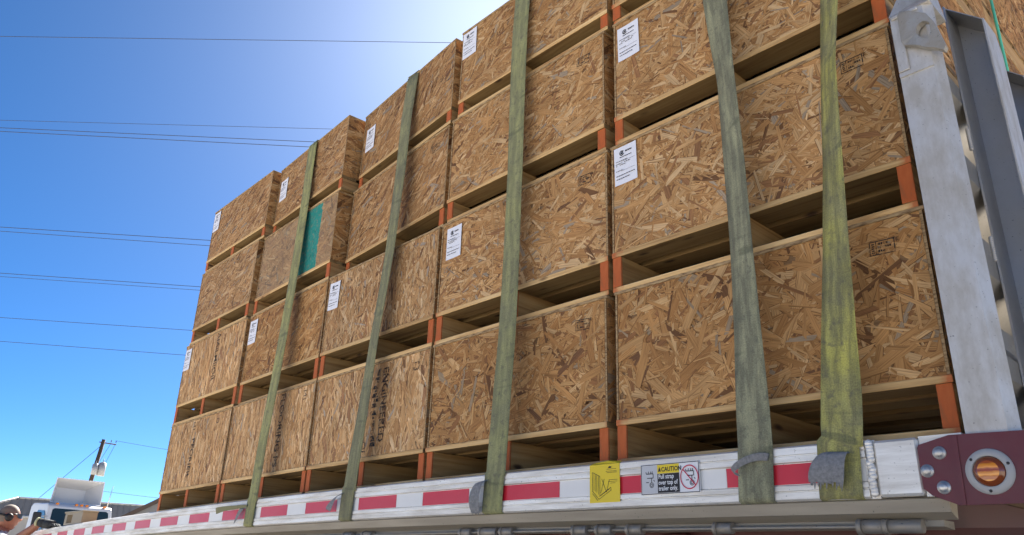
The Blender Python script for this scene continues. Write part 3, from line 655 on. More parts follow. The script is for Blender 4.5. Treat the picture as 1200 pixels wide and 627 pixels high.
# stickers on the rail
def rail_text(s, size, x, z, mt, parent, yy, bold=0.0, align='LEFT', sx=1.0):
    me = text_mesh(s, size, align, bold); me.materials.append(mt)
    o = link('lettering', me, None, (x, yy, z), (RAD(90), 0, 0)); o.scale = (sx, 1, 1); o.parent = parent
    return o
def quad(mb, x0, x1, z0, z1, y, mi=0): mb.face([(x0, y, z0), (x1, y, z0), (x1, y, z1), (x0, y, z1)], mi)
zc = RT + camber(-.9)
YS = YR - .0012
m = MB(); quad(m, -1.061, -.940, zc - .118, zc - .004, YS); m.face([(-1.061, YS, zc - .0038), (-.940, YS, zc - .0038), (-.942, YS + .012, zc + .0035), (-.993, YS + .010, zc + .0075), (-1.053, YS + .012, zc + .003)])
ys = part(m, 'yellow_sticker', YELLOW, rail, False)
m = MB(); yl = YS - .0008
def seg(p, q, t=.0007):
    p, q = Vector(p), Vector(q); d = (q - p).normalized(); n_ = Vector((-d.y, d.x)) * t
    m.face([(a.x - 1.061, yl, zc - .118 + a.y) for a in (p - n_, q - n_, q + n_, p + n_)])
for p, q in (((.012, .092), (.012, .035)), ((.012, .035), (.038, .010)), ((.038, .010), (.088, .036)), ((.018, .088), (.018, .036)), ((.025, .085), (.025, .034)), ((.030, .082), (.030, .030)), ((.037, .080), (.037, .024)),
             ((.042, .078), (.042, .020)), ((.012, .092), (.043, .078)), ((.038, .018), (.086, .044)), ((.086, .036), (.086, .044)), ((.012, .028), (.034, .006)), ((.043, .02), (.08, .039)), ((.045, .028), (.06, .07)), ((.05, .07), (.068, .03)), ((.068, .03), (.08, .066))): seg(p, q)
for z_, x0, x1 in ((.098, .07, .108), (.092, .066, .11), (.088, .07, .11), (.066, .078, .112), (.061, .076, .112), (.056, .084, .104)): seg((x0, z_), (x1, z_), .0006)
m.face([(-1.061 + a, yl, zc - .118 + b_) for a, b_ in ((.074, .101), (.086, .101), (.090, .105), (.080, .107))])
part(m, 'printed_drawing', INK, ys, False)
# strap caution sign
x0, x1 = -.858, -.655; zt, zb = zc - .018, zc - .104
m = MB(); m.box(x0, x1, YS - .002, YS + .0005, zb, zt); cs = part(m, 'caution_sign', SIGN_WHITE, rail)
yc = YS - .0027
m = MB()
for a, b_, c_, d_ in ((x0 + .001, x1 - .001, zt - .003, zt - .001), (x0 + .001, x1 - .001, zb + .001, zb + .003), (x0 + .001, x0 + .003, zb + .0031, zt - .0031), (x1 - .003, x1 - .001, zb + .0031, zt - .0031)): quad(m, a, b_, c_, d_, yc)
part(m, 'sign_border', INK, cs, False)
m = MB(); quad(m, x0 + .004, x0 + .0595, zb + .004, zt - .004, yc); part(m, 'pictogram_field', SIGN_GREY, cs, False)
m = MB(); quad(m, x0 + .060, x0 + .136, zb + .004, zt - .0285, yc); part(m, 'text_field', INK, cs, False)
m = MB(); quad(m, x0 + .060, x0 + .136, zt - .028, zt - .0035, yc); part(m, 'header_field', YELLOW, cs, False)
yt = yc - .0006
rail_text('CAUTION', .0175, x0 + .0745, zt - .0225, INK, cs, yt, bold=.0004, sx=.88)
m = MB(); m.face([(x0 + .0625, yt, zt - .0225), (x0 + .0735, yt, zt - .0225), (x0 + .068, yt, zt - .009)]); part(m, 'warning_triangle', INK, cs, False)
for i, s in enumerate(('Pull strap', 'over top of', 'trailer only.')): rail_text(s, .0175, x0 + .0635, zt - .0425 - i * .0165, SIGN_WHITE, cs, yt, bold=.0003, sx=.82)
def picto(cx, name):
    global m
    m = MB(); zz = (zt + zb) / 2
    def ln(p, q, t=.0011):
        p, q = Vector(p), Vector(q); d = (q - p).normalized(); n_ = Vector((-d.y, d.x)) * t
        m.face([(cx + a.x, yt, zz + a.y) for a in (p - n_, q - n_, q + n_, p + n_)])
    for p, q in (((-.010, .016), (.014, .016)), ((-.010, .016), (-.012, .022)), ((-.004, .016), (-.002, .023)), ((.004, .016), (.006, .023)), ((.010, .016), (.012, .023)), ((.014, .016), (.014, .004)), ((.014, .004), (-.008, .004)), ((.008, .004), (.008, -.010)), ((-.012, -.008), (-.002, -.008)), ((.015, -.002), (.019, -.006))): ln(p, q)
    for i in range(12):
        a, b_ = 2 * math.pi * i / 12, 2 * math.pi * (i + 1) / 12
        for r_ in (.007, .0035): ln((.008 + r_ * math.cos(a), -.016 + r_ * math.sin(a)), (.008 + r_ * math.cos(b_), -.016 + r_ * math.sin(b_)), .0008)
    part(m, name, INK, cs, False)
picto(x0 + .031, 'strap_pictogram'); picto(x0 + .170, 'strap_pictogram')
m = MB(); yq = yt - .0006; cx, cz = x0 + .170, (zt + zb) / 2
for i in range(36):
    a, b_ = 2 * math.pi * i / 36, 2 * math.pi * (i + 1) / 36
    m.face([(cx + r_ * math.cos(t_), yq, cz + 1.1 * r_ * math.sin(t_)) for t_, r_ in ((a, .0305), (b_, .0305), (b_, .0275), (a, .0275))])
m.face([(cx - .0205, yq - .0003, cz + .0195), (cx + .0185, yq - .0003, cz - .0235), (cx + .0205, yq - .0003, cz - .0215), (cx - .0185, yq - .0003, cz + .0215)])
part(m, 'prohibition_ring', SIGN_RED, cs, False)

# ------------------------------------------------------------------ headboard at the front of the trailer
HBD = empty('headboard'); HBD.parent = TR; HBD.matrix_parent_inverse = Matrix.Translation(-TR.location)
def hp_(mb, name, mt, parent=HBD): return mb.build(name, mt, parent)
PT = ZO + .80; PB = ZO - .1615
def post(y0, y1, s):
    m = MB(); m.prism([(.027, y0), (.110, y0), (.131, y0 + s * .020), (.127, y0 + s * .024), (.1085, y0 + s * .006), (.031, y0 + s * .006), (.031, y1), (.027, y1)], 'z', PB, PT + .17)
    return m
pm = hp_(post(-.070, .045, 1), 'corner_post', ALU_POST)
hp_(post(2.56, 2.45, -1), 'corner_post', ALU_POST)
m = MB(); a = [(.025, -.073), (.13, -.073), (.13, .05), (.025, .05)]; zt_ = PT + .171
top = [(.045, -.02, zt_ + .10), (.115, -.01, zt_ + .07), (.12, .05, zt_ + .09), (.03, .05, zt_ + .12)]
b0 = [(p[0], p[1], zt_) for p in a]
for i in range(4): j = (i + 1) % 4; m.face([b0[i], b0[j], top[j], top[i]])
m.face(top); m.face(b0[::-1]); hp_(m, 'post_cap', ALU_POST, pm)
# cast tie-down hook with a teardrop eye
out = [(.052, .955), (.060, .965), (.085, .948), (.122, .918), (.136, .885), (.152, .80), (.146, .790), (.128, .806), (.108, .818), (.085, .838), (.056, .858), (.050, .870)]
hole = [(.110 + .019 * math.cos(t) * (1 if math.sin(t) > 0 else .8) + .004 * max(0, -math.sin(t)), .870 + .028 * math.sin(t)) for t in [2 * math.pi * i / 12 for i in range(12)]]
bm = bmesh.new()
def loop(pts, y): return [bm.verts.new((x, y, ZO + z)) for x, z in pts]
oF = loop(out, -.098); hF = loop(hole, -.098); oB = loop(out, -.078); hB = loop(hole, -.078)
for v in oF[:2] + oF[-2:]: v.co.y = -.088
for A, B in ((oF, oB), (hF, hB)):
    n = len(A)
    for i in range(n): bm.faces.new((A[i], A[(i + 1) % n], B[(i + 1) % n], B[i]))
for O, H in ((oF, hF), (oB, hB)):
    es = [];
    for L_ in (O, H):
        for i in range(len(L_)):
            e = bm.edges.get((L_[i], L_[(i + 1) % len(L_)])); es.append(e)
    bmesh.ops.triangle_fill(bm, edges=es, use_beauty=True)
m = MB(); m.add_bm(bm); hp_(m, 'tie_down_hook', CAST, pm)
m = MB(); m.box(.0275, .112, -.0745, -.0705, ZO + .775, ZO + .787); m.box(.0275, .055, -.0765, -.0705, ZO + .79, ZO + .945, bev=.002); m.box(.03, .10, -.077, -.0705, ZO + .958, ZO + .97, bev=.003); hp_(m, 'weld_seam', ALU_POST, pm)
# horizontally corrugated sheet
m = MB(); zz = PB + .01; pts = []; k = 0
while zz < ZO + .98:
    xo = (.050, .050, .105, .105)[k % 4]; pts.append((xo, zz)); zz += (.055, .075, .055, .075)[k % 4]; k += 1
sh = pts + [(x - .004, z) for x, z in reversed(pts)]
n = len(pts)
for i in range(n - 1):
    (xa, za), (xb, zb_) = pts[i], pts[i + 1]
    m.face([(xa, -.060, za), (xa, 2.449, za), (xb, 2.449, zb_), (xb, -.060, zb_)]); m.face([(xa - .004, -.060, za), (xb - .004, -.060, zb_), (xb - .004, 2.449, zb_), (xa - .004, 2.449, za)])
hp_(m, 'corrugated_sheet', ALU_SHEET)
# vertical channel ribs with flanges
for yr in (.15, .52, .90, 1.28, 1.66, 2.04):
    rb = MB(); x0_, x1_ = .1075, .192; zt0, zt1 = ZO + 1.088, ZO + 1.006
    rb.prism([(x0_, PB), (x1_, PB), (x1_, zt1), (x0_, zt0)], 'y', yr + .095, yr + .099)          # web
    ro = hp_(rb, 'channel_rib', ALU_PAN)
    f1 = MB(); f1.box(x0_ - .001, x0_ + .004, yr - .012, yr + .0945, PB, zt0); hp_(f1, 'back_flange', ALU_PAN, ro)
    f2 = MB(); f2.prism([(yr, PB), (yr + .094, PB), (yr + .13, PB), (yr + .13, zt1 - .05), (yr + .10, zt1), (yr, zt1)], 'x', x1_ + .0003, x1_ + .0045); hp_(f2, 'front_flange', ALU_POST, ro)
    f3 = MB(); f3.prism([(x0_ + .0045, zt0 - .006), (x1_, zt1 - .004), (x1_, zt1), (x0_ + .0045, zt0 - .002)], 'y', yr - .002, yr + .0945); hp_(f3, 'top_plate', ALU_PAN, ro)
    for zc0 in (.30, .62):
        w_ = MB()
        for i in range(13):
            bm = bmesh.new(); bmesh.ops.create_icosphere(bm, subdivisions=2, radius=.0055); bmesh.ops.translate(bm, vec=(x0_ - .0035, yr - .011, ZO + zc0 + i * .005), verts=bm.verts); w_.add_bm(bm)
        hp_(w_, 'weld_bead', ALU_POST, ro)

# green cord on the crates behind the headboard
m = MB(); P0 = Vector((.0115, 1.36, ZO + 2.32)); P1 = Vector((.0115, 1.31, ZO + 1.0)); m.tube(P0, P1, .006, n=8)
tag(m.build('green_cord', GREENCORD), 'thin green cord hanging down the crates behind the headboard', 'cord')

# ------------------------------------------------------------------ cargo straps
def strap(tab, tw, mt, lab, seed, width=0.102, yf=0.0):
    R = random.Random(seed)
    zs = [t[0] for t in tab]; xs = [t[1] for t in tab]
    def ip(z, X, Y):
        return float(np.interp(z, X[::-1], Y[::-1]))
    topz = ZO + 2.078 + camber(xs[0]) + 0.004
    path = []; x_top = ip(2.08, zs, xs)
    tz2 = ZO + ZB2[3] + HP2[3] + HB2[3] + .004 + camber(x_top)
    for y in np.linspace(2.40, 1.215, 7): path.append((Vector((x_top, y, tz2 + .003)), Vector((1, 0, 0))))
    path.append((Vector((x_top, 1.192, tz2 - .01)), Vector((1, 0, 0)))); path.append((Vector((x_top, 1.188, topz + .03)), Vector((1, 0, 0))))
    for y in np.linspace(1.15, 0.03, 8): path.append((Vector((x_top, y, topz + .003)), Vector((1, 0, 0))))
    path.append((Vector((x_top, yf, topz + .002)), Vector((1, 0, 0)))); path.append((Vector((x_top, yf - .009, topz - .004)), Vector((1, 0, 0))))
    railz = -0.143 + camber(xs[-1])
    ph = R.uniform(0, 6)
    for i in range(1, 61):
        k = i / 60; z = (topz - ZO - .03) * (1 - k) + railz * k
        a = RAD(ip(z, [q[0] for q in tw], [q[1] for q in tw]))
        fade = min(1, k * 8) * min(1, (1 - k) * 8)
        y = (yf - 0.012) * (1 - k) + (YR - .004) * k - abs(math.sin(a)) * width / 2 * .92 - .006 * fade * (1 + math.sin(5 * k + ph))
        sag = .002 * math.sin(9 * k + ph) * fade
        path.append((Vector((ip(z, zs, xs) + sag, min(y, yf - .010), ZO + z)), Vector((math.cos(a), -math.sin(a), 0))))
    xb = xs[-1]
    for dz, yy in ((-.006, YR - .0045), (-.06, YR - .0045), (-.120, YR - .0045), (-.133, YR - .002), (-.1375, YR + .012), (-.139, -.03)):
        path.append((Vector((xb + (dz * .06), yy, ZO + railz + dz)), Vector((1, 0, 0))))
    v = []; f = []; uvs = []; nseg = 4; L_ = 0; th = .0016
    tang = [(path[min(i + 1, len(path) - 1)][0] - path[max(i - 1, 0)][0]).normalized() for i in range(len(path))]
    rows = []
    for i, (p, wv) in enumerate(path):
        if i: L_ += (p - path[i - 1][0]).length
        wv = (wv - tang[i] * wv.dot(tang[i])).normalized(); nn = wv.cross(tang[i]).normalized(); row = []
        for s in (1, -1):
            for j in range(nseg + 1):
                u = (j / nseg - .5) * width; cup = .0015 * math.cos(math.pi * (j / nseg - .5)) * math.sin(L_ * 9 + ph)
                v.append(tuple(p + wv * u + nn * (s * th / 2 + cup))); row.append((u, L_))
        rows.append(row)
    k = 2 * (nseg + 1)
    for i in range(len(path) - 1):
        b = i * k; c = b + k
        for j in range(nseg):
            f.append((b + j, b + j + 1, c + j + 1, c + j)); f.append((b + nseg + 1 + j + 1, b + nseg + 1 + j, c + nseg + 1 + j, c + nseg + 2 + j))
        f.append((b, c, c + nseg + 1, b + nseg + 1)); f.append((b + nseg, b + 2 * nseg + 1, c + 2 * nseg + 1, c + nseg))
    me = bpy.data.meshes.new('cargo_strap'); me.from_pydata(v, [], f); me.materials.append(mt)
    bm = bmesh.new(); bm.from_mesh(me); bmesh.ops.recalc_face_normals(bm, faces=bm.faces); bm.to_mesh(me); bm.free()
    flat = [q for r in rows for q in r]
    lu = me.uv_layers.new(name='UVMap')
    for lp_ in me.loops: lu.data[lp_.index].uv = (flat[lp_.vertex_index][0] + seed * 3.7, flat[lp_.vertex_index][1])
    me.polygons.foreach_set('use_smooth', [True] * len(me.polygons)); me.update()
    o = link('cargo_strap', me); tag(o, lab, 'strap', 'webbing straps over the crates'); return o
YELLOWISH = webbing('yellow_green_webbing', (0.52, 0.49, 0.12), (0.36, 0.345, 0.15), .55)
OLIVE = webbing('olive_webbing', (0.33, 0.325, 0.155), (0.26, 0.255, 0.14), .45)
GREYGREEN = webbing('grey_green_webbing', (0.39, 0.39, 0.24), (0.29, 0.29, 0.18), .55)
LIME = webbing('faded_lime_webbing', (0.43, 0.43, 0.16), (0.34, 0.335, 0.15), .42)
MOSS = webbing('moss_webbing', (0.37, 0.375, 0.16), (0.29, 0.29, 0.15), .42)
s1 = strap([(2.08, -0.529), (1.4, -0.509), (1.04, -0.478), (0.72, -0.474), (0.43, -0.472), (0.17, -0.473), (-0.07, -0.477), (-0.27, -0.479)], [(2.08, 4), (1.4, 10), (1.04, 29), (.72, 24), (.43, 23), (.17, 15), (-.05, 2), (-.2, 0)], GREYGREEN, 'half twisted grey green strap, second nearest the aluminium headboard', 1)
s2 = strap([(2.08, -0.045), (1.16, -0.115), (0.88, -0.146), (0.6, -0.167), (0.35, -0.192), (0.12, -0.218), (-0.1, -0.24), (-0.27, -0.255)], [(2.08, 20), (1.16, 36), (.88, 43), (.6, 38), (.35, 29), (.12, 15), (-.05, 2), (-.2, 0)], YELLOWISH, 'yellow green strap with a frayed blue grey tail, closest to the headboard', 2, .106)
s3 = strap([(2.08, -1.52), (1.1, -1.489), (0.36, -1.485), (0.03, -1.492), (-0.27, -1.507)], [(2.08, 0), (1.0, 6), (-.2, 0)], MOSS, 'moss green strap with a grey looped tail, third from the headboard', 3)
s4 = strap([(2.08, -2.44), (1.45, -2.404), (0.98, -2.401), (0.55, -2.429), (0.14, -2.438), (-0.27, -2.469)], [(2.08, 0), (1.0, 8), (.5, 10), (-.2, 0)], OLIVE, 'olive strap with a pointed grey tail, fourth from the headboard', 4, .102, .04)
s5 = strap([(2.08, -3.493), (1.66, -3.45), (1.0, -3.4), (0.48, -3.373), (0.1, -3.382), (-0.26, -3.405)], [(2.08, 0), (1.0, 0), (-.2, 0)], LIME, 'olive strap with a stiff tail pointing backwards, farthest from the headboard', 5, .102, .02)

def tail(parent, rows, mt, fray=0, seed=0, dx=0.0):
    """rows: list of (left point, right point) down the tail; the last row may be frayed into threads"""
    R = random.Random(seed); n = 18 if fray else 6; v = []; f = []
    for a, b in rows:
        for j in range(n + 1):
            q = Vector(a).lerp(Vector(b), j / n); q.x += dx; v.append(q)
    k = n + 1
    for i in range(len(rows) - 1):
        for j in range(n): f.append((i * k + j, i * k + j + 1, (i + 1) * k + j + 1, (i + 1) * k + j))
    if fray:
        last = (len(rows) - 1) * k; d = (v[last] - v[last - k]).normalized()
        for j in range(n):
            b = len(v); dd = d * R.uniform(.2, 1.5) * fray
            v.append(v[last + j] + dd * R.uniform(.6, 1) + Vector((R.uniform(-.003, .003), R.uniform(-.006, .002), 0))); v.append(v[last + j + 1] + dd * R.uniform(.2, .8))
            f.append((last + j, last + j + 1, b + 1, b))
    me = bpy.data.meshes.new('strap_tail'); me.from_pydata([tuple(q) for q in v], [], f); me.materials.append(mt)
    o = link('strap_tail', me); o.parent = parent
    md = o.modifiers.new('thickness', 'SOLIDIFY'); md.thickness = .0025; md.offset = 0
    ms = o.modifiers.new('smooth', 'SUBSURF'); ms.levels = 1; ms.render_levels = 1
    me.polygons.foreach_set('use_smooth', [True] * len(me.polygons)); return o
Y0 = YR - .006
z = ZO + camber(-.28) - .143 - .030
tail(s2, [((-.250, Y0, z - .002), (-.298, Y0 - .004, z + .004)), ((-.250, Y0 - .016, z + .004), (-.318, Y0 - .014, z + .006)), ((-.258, Y0 - .024, z - .020), (-.338, Y0 - .028, z - .016)), ((-.262, Y0 - .022, z - .050), (-.350, Y0 - .030, z - .046)), ((-.268, Y0 - .016, z - .068), (-.352, Y0 - .024, z - .060))], TAIL, .022, 2, 0.025)
z = ZO + camber(-.5) - .143 - .026
tail(s1, [((-.468, Y0 - .001, z + .010), (-.476, Y0 - .001, z - .010)), ((-.488, Y0 - .018, z + .014), (-.496, Y0 - .014, z - .006)), ((-.525, Y0 - .028, z + .006), (-.530, Y0 - .022, z - .014)), ((-.562, Y0 - .034, z - .014), (-.562, Y0 - .028, z - .032)), ((-.575, Y0 - .026, z - .028), (-.566, Y0 - .018, z - .042)), ((-.560, Y0 - .016, z - .034), (-.552, Y0 - .010, z - .044))], TAIL, 0, 1, 0.033)
z = ZO + camber(-1.58) - .143 - .035
tail(s3, [((-1.60, Y0 - .001, z + .012), (-1.645, Y0 - .002, z + .006)), ((-1.610, Y0 - .016, z + .012), (-1.660, Y0 - .014, z + .006)), ((-1.622, Y0 - .024, z - .02), (-1.676, Y0 - .022, z - .024)), ((-1.628, Y0 - .022, z - .062), (-1.684, Y0 - .022, z - .066)), ((-1.632, Y0 - .010, z - .096), (-1.680, Y0 - .008, z - .094))], TAIL, .012, 3, 0.066)
z = ZO + camber(-2.58) - .143 - .018
tail(s4, [((-2.585, Y0 - .002, z), (-2.62, Y0 - .002, z - .004)), ((-2.61, Y0 - .020, z - .006), (-2.66, Y0 - .016, z - .024)), ((-2.635, Y0 - .024, z - .035), (-2.70, Y0 - .02, z - .05)), ((-2.66, Y0 - .020, z - .082), (-2.71, Y0 - .018, z - .066))], TAIL, 0, 4, 0.096)
z = ZO + camber(-3.55) - .143 - .030
tail(s5, [((-3.56, Y0 - .002, z + .004), (-3.565, Y0 - .002, z - .008)), ((-3.66, Y0 - .03, z + .002), (-3.66, Y0 - .022, z - .016)), ((-3.78, Y0 - .05, z + .0), (-3.775, Y0 - .045, z - .026)), ((-3.86, Y0 - .05, z - .004), (-3.85, Y0 - .045, z - .042))], OLIVE, 0, 5, 0.13)
tail(s5, [((-3.60, Y0 - .003, z - .010), (-3.64, Y0 - .010, z - .010)), ((-3.625, Y0 - .014, z - .045), (-3.67, Y0 - .012, z - .045)), ((-3.655, Y0 - .012, z - .075), (-3.69, Y0 - .010, z - .095))], TAIL, 0, 6, 0.13)

# ------------------------------------------------------------------ tan hollow block lying on the trailer's rail
m = MB(); xa, xb = -6.90, -6.42; ya, yb = -.060, .05; zb0 = RT + camber(-6.67) + .004
o3 = [(xa, zb0), (xb, zb0), (xb, zb0 + .092), (xa, zb0 + .092)]; i3 = [(xa + .06, zb0 + .012), (xa + .21, zb0 + .012), (xa + .21, zb0 + .078), (xa + .06, zb0 + .078)]
m.box(xa, xa + .06, ya, yb, zb0, zb0 + .092); m.box(xa + .21, xb, ya, yb, zb0, zb0 + .092); m.box(xa + .0601, xa + .2099, ya, yb, zb0, zb0 + .013); m.box(xa + .0601, xa + .2099, ya, yb, zb0 + .078, zb0 + .092)
m.box(xa - .012, xb + .012, ya - .008, yb + .004, zb0 + .0921, zb0 + .104, bev=.003)
TAN = simple('tan_plastic', (0.30, 0.26, 0.19), 0.6, 0, .25, (.2, .17, .12), 10)
tag(m.build('tan_block', TAN), 'tan hollow block lying on the trailer rail by the gloved hand', 'block')

# ------------------------------------------------------------------ white truck beyond the trailer
TK = empty('truck', (-31.2, 6.55, 0), (0, 0, math.atan2(.086, .9945))); tag(TK, 'white truck cab with a tall roof air deflector, parked beyond the trailer', 'truck')
def tk(mb, name, mt, parent=TK): return mb.build(name, mt, parent)
hw = 1.14
m = MB(); side = [(-1.75, .9), (.25, .9), (.25, 1.95), (.02, 2.86), (-.12, 2.96), (-1.6, 3.0), (-1.75, 2.9)]
bm = bmesh.new(); A = [bm.verts.new((x, -hw, z)) for x, z in side]; B = [bm.verts.new((x, hw, z)) for x, z in side]
for q in A + B:
    if q.co.z > 2.5: q.co.y *= .95
bm.faces.new(A); bm.faces.new(B[::-1])
for i in range(len(side)): j = (i + 1) % len(side); bm.faces.new((A[j], A[i], B[i], B[j]))
bmesh.ops.bevel(bm, geom=bm.edges[:], offset=.05, segments=3, affect='EDGES', profile=.5)
m.add_bm(bm); cab = tk(m, 'cab', TRUCKWHITE); 
m = MB()
for xo in (0,):                                                  # windscreen lies in the sloping front face
    p = lambda y, z: (.25 - (z - 1.95) * .2527 + .012, y, z)
    m.face([p(-hw + .12, 2.02), p(hw - .12, 2.02), p(hw - .19, 2.74), p(hw - .26, 2.79), p(-hw + .26, 2.79), p(-hw + .19, 2.74)])
tk(m, 'windscreen', WINDSHIELD, cab)
m = MB(); m.box(.16, .19, -.02, .02, 2.02, 2.7); 
for s in (-1, 1):
    d = MB(); y = s * (hw + .004)
    pts = [(-.98, 2.02), (.02, 2.02), (-.08, 2.55), (-.22, 2.70), (-.86, 2.74), (-.98, 2.62)]
    d.face([(x, y - s * max(0, (z - 2.2)) * .085 + s * .006, z) for x, z in (pts if s < 0 else pts[::-1])]); tk(d, 'side_window', SIDEGLASS, cab)
    d = MB(); d.box(.12, .22, min(s * (hw + .16), s * (hw + .42)), max(s * (hw + .16), s * (hw + .42)), 1.95, 2.62, bev=.03); mo = tk(d, 'mirror', BLACK)
    
    for za in (2.06, 2.50): d = MB(); d.tube((.12, s * (hw - .05), za), (.16, s * (hw + .3), za), .018); tk(d, 'mirror_arm', STEEL, mo)
for y in (-.80, -.16, .02, .20, .82):
    d = MB(); d.box(-.10, .0, y - .045, y + .045, 2.925, 2.99, bev=.015); d.m = [0] * len(d.m); tk(d, 'clearance_light', AMBERSMALL)
# roof deflector: an open scoop with a raised rim
m = MB(); fz0, fz1 = 3.02, 3.88; xr_, xbk = -.55, -1.35
rim = [(-.90, fz0), (.86, fz0), (.84, fz1), (-.84, fz1)]; back = [(-.52, fz0 + .02), (.50, fz0 + .02), (.52, fz0 + .55), (-.50, fz0 + .58)]
rin = [(-.87, fz0 + .03), (.83, fz0 + .03), (.81, fz1 - .03), (-.81, fz1 - .03)]
for i in range(4):
    j = (i + 1) % 4
    m.face([(xr_, *rim[i]), (xr_, *rim[j]), (xr_, *rin[j]), (xr_, *rin[i])])
    m.face([(xr_ - .005, *rin[i]), (xr_ - .005, *rin[j]), (xbk, *back[j]), (xbk, *back[i])])
    m.face([(xr_, *rim[j]), (xr_, *rim[i]), (xbk - .03, rim[i][0] * .7, max(fz0, rim[i][1] - .2)), (xbk - .03, rim[j][0] * .7, max(fz0, rim[j][1] - .2))])
m.face([(xbk, *q) for q in back])
m.box(-1.2, -.5, -.7, .7, 2.97, 3.019); tk(m, 'roof_deflector', TRUCKWHITE)
m = MB(); m.tube((-.3, 1.0, 2.95), (-.28, 1.06, 3.75), .018, .008, 8); tk(m, 'antenna', STEEL)
m = MB(); hs = [(.255, .95), (1.95, .95), (2.0, 1.5), (1.85, 1.68), (.255, 1.93)]
bm = bmesh.new(); A = [bm.verts.new((x, -.85 if x > 1 else -1.0, z)) for x, z in hs]; B = [bm.verts.new((x, .85 if x > 1 else 1.0, z)) for x, z in hs]
bm.faces.new(A); bm.faces.new(B[::-1])
for i in range(len(hs)): j = (i + 1) % len(hs); bm.faces.new((A[j], A[i], B[i], B[j]))
bmesh.ops.bevel(bm, geom=bm.edges[:], offset=.06, segments=3, affect='EDGES'); m.add_bm(bm); hood = tk(m, 'hood', TRUCKWHITE)
m = MB(); m.box(1.985, 2.02, -.5, .5, 1.0, 1.5, bev=.01); tk(m, 'grille', BLACK, hood)
for s in (-1, 1): m = MB(); m.box(1.96, 2.03, s * .72 - .12, s * .72 + .12, 1.15, 1.35, bev=.02); tk(m, 'headlight', SIGN_WHITE, hood)
m = MB(); m.box(1.9, 2.15, -1.15, 1.15, .45, .85, bev=.05); tk(m, 'bumper', STEEL)
m = MB(); m.box(-6.5, 1.9, -.45, -.32, .75, .98); m.box(-6.5, 1.9, .32, .45, .75, .98); tk(m, 'chassis', BLACK)
for x, y in ((1.2, -1.0), (1.2, 1.0), (-4.2, -.95), (-4.2, .95), (-5.5, -.95), (-5.5, .95)): wheel(TK, x, y, .5, .28, .5, True)

# ------------------------------------------------------------------ buildings far behind
RB = Vector((.26, .9656, 0)); DB = Vector((-.9656, .26, 0))
GREYMETAL = simple('grey_metal_roof', (0.34, 0.315, 0.28), 0.55, 0.1, .3, (.16, .14, .12), 1.5)
WALLBEIGE = simple('beige_metal_wall', (0.50, 0.47, 0.42), 0.7, 0, .25, (.4, .36, .3), 1.2)
TRIM = simple('pale_trim', (0.62, 0.60, 0.55), 0.6); BROWN = simple('brown_roof', (0.13, 0.09, 0.065), 0.8, 0, .3, (.1, .07, .05), 2)
def frame(org): return lambda s, t, z: tuple(org + RB * s + DB * t + Vector((0, 0, z)))
F = frame(Vector((-58.1, 10.0, 0)))
bl = empty('metal_building', F(14, 2, 0)); tag(bl, 'low metal building with a grey ribbed roof behind the truck', 'building')
def bp_(mb, name, mt, parent, fixn=True):
    o = mb.build(name, mt, None, fixn); o.parent = parent; o.matrix_parent_inverse = Matrix.Translation(-parent.location); return o
rz, ez = 4.62, 3.50
m = MB(); m.face([F(-2.8, -.7, ez), F(30, -.7, ez), F(30, 0, rz), F(0, 0, rz)]); m.face([F(-2.8, 6, ez), F(-2.8, -.7, ez), F(0, 0, rz)]); m.face([F(30, 6, ez), F(-2.8, 6, ez), F(0, 0, rz), F(30, 0, rz)])
for i in range(90):                                              # standing seams
    s = -2.5 + i * .36; k = min(1, max(0, (s + 2.8) / 2.8))
    m.tube(F(s, -.72, ez + .02), F(s, -.72 + .7 * k, ez + (rz - ez) * k + .02), .03, n=4, caps=False)
bp_(m, 'roof', GREYMETAL, bl)
m = MB()
for s0, s1, t0, t1 in ((-2.5, 29.7, -.6, -.4), (-2.5, -2.3, -.3, 5.7), (-2.2, 29.7, 5.5, 5.7), (29.5, 29.7, -.3, 5.4)):
    m.face([F(s0, t0, 0), F(s1, t0, 0), F(s1, t0, ez), F(s0, t0, ez)]); m.face([F(s0, t1, 0), F(s0, t1, ez), F(s1, t1, ez), F(s1, t1, 0)]); m.face([F(s0, t0, 0), F(s0, t0, ez), F(s0, t1, ez), F(s0, t1, 0)]); m.face([F(s1, t0, 0), F(s1, t1, 0), F(s1, t1, ez), F(s1, t0, ez)])
bp_(m, 'wall', WALLBEIGE, bl)
m = MB(); m.tube(F(-2.85, -.75, ez), F(0, 0, rz + .03), .07, n=6); m.tube(F(0, 0, rz + .03), F(30, 0, rz + .03), .06, n=6); m.tube(F(-2.85, -.75, ez), F(30, -.75, ez), .08, n=6); bp_(m, 'trim', TRIM, bl)
F2 = frame(Vector((.6 - 40.8, -1.96 + 13.55, 0)))
b2 = empty('brown_roofed_building', F2(4, 4, 0)); tag(b2, 'building with a dark brown gable roof half hidden behind the farthest crates', 'building')
m = MB()
for q in (0, -.22):
    m.face([F2(-.9, -.2, 3.05 + q), F2(4, -.2, 6.1 + q), F2(4, 8, 6.1 + q), F2(-.9, 8, 3.05 + q)]); m.face([F2(4, -.2, 6.1 + q), F2(8.9, -.2, 3.05 + q), F2(8.9, 8, 3.05 + q), F2(4, 8, 6.1 + q)])
for a, b_ in (((-.9, 3.05), (4, 6.1)), ((4, 6.1), (8.9, 3.05))): m.face([F2(a[0], -.2, a[1] - .22), F2(b_[0], -.2, b_[1] - .22), F2(b_[0], -.2, b_[1]), F2(a[0], -.2, a[1])])
bp_(m, 'roof', BROWN, b2, False)
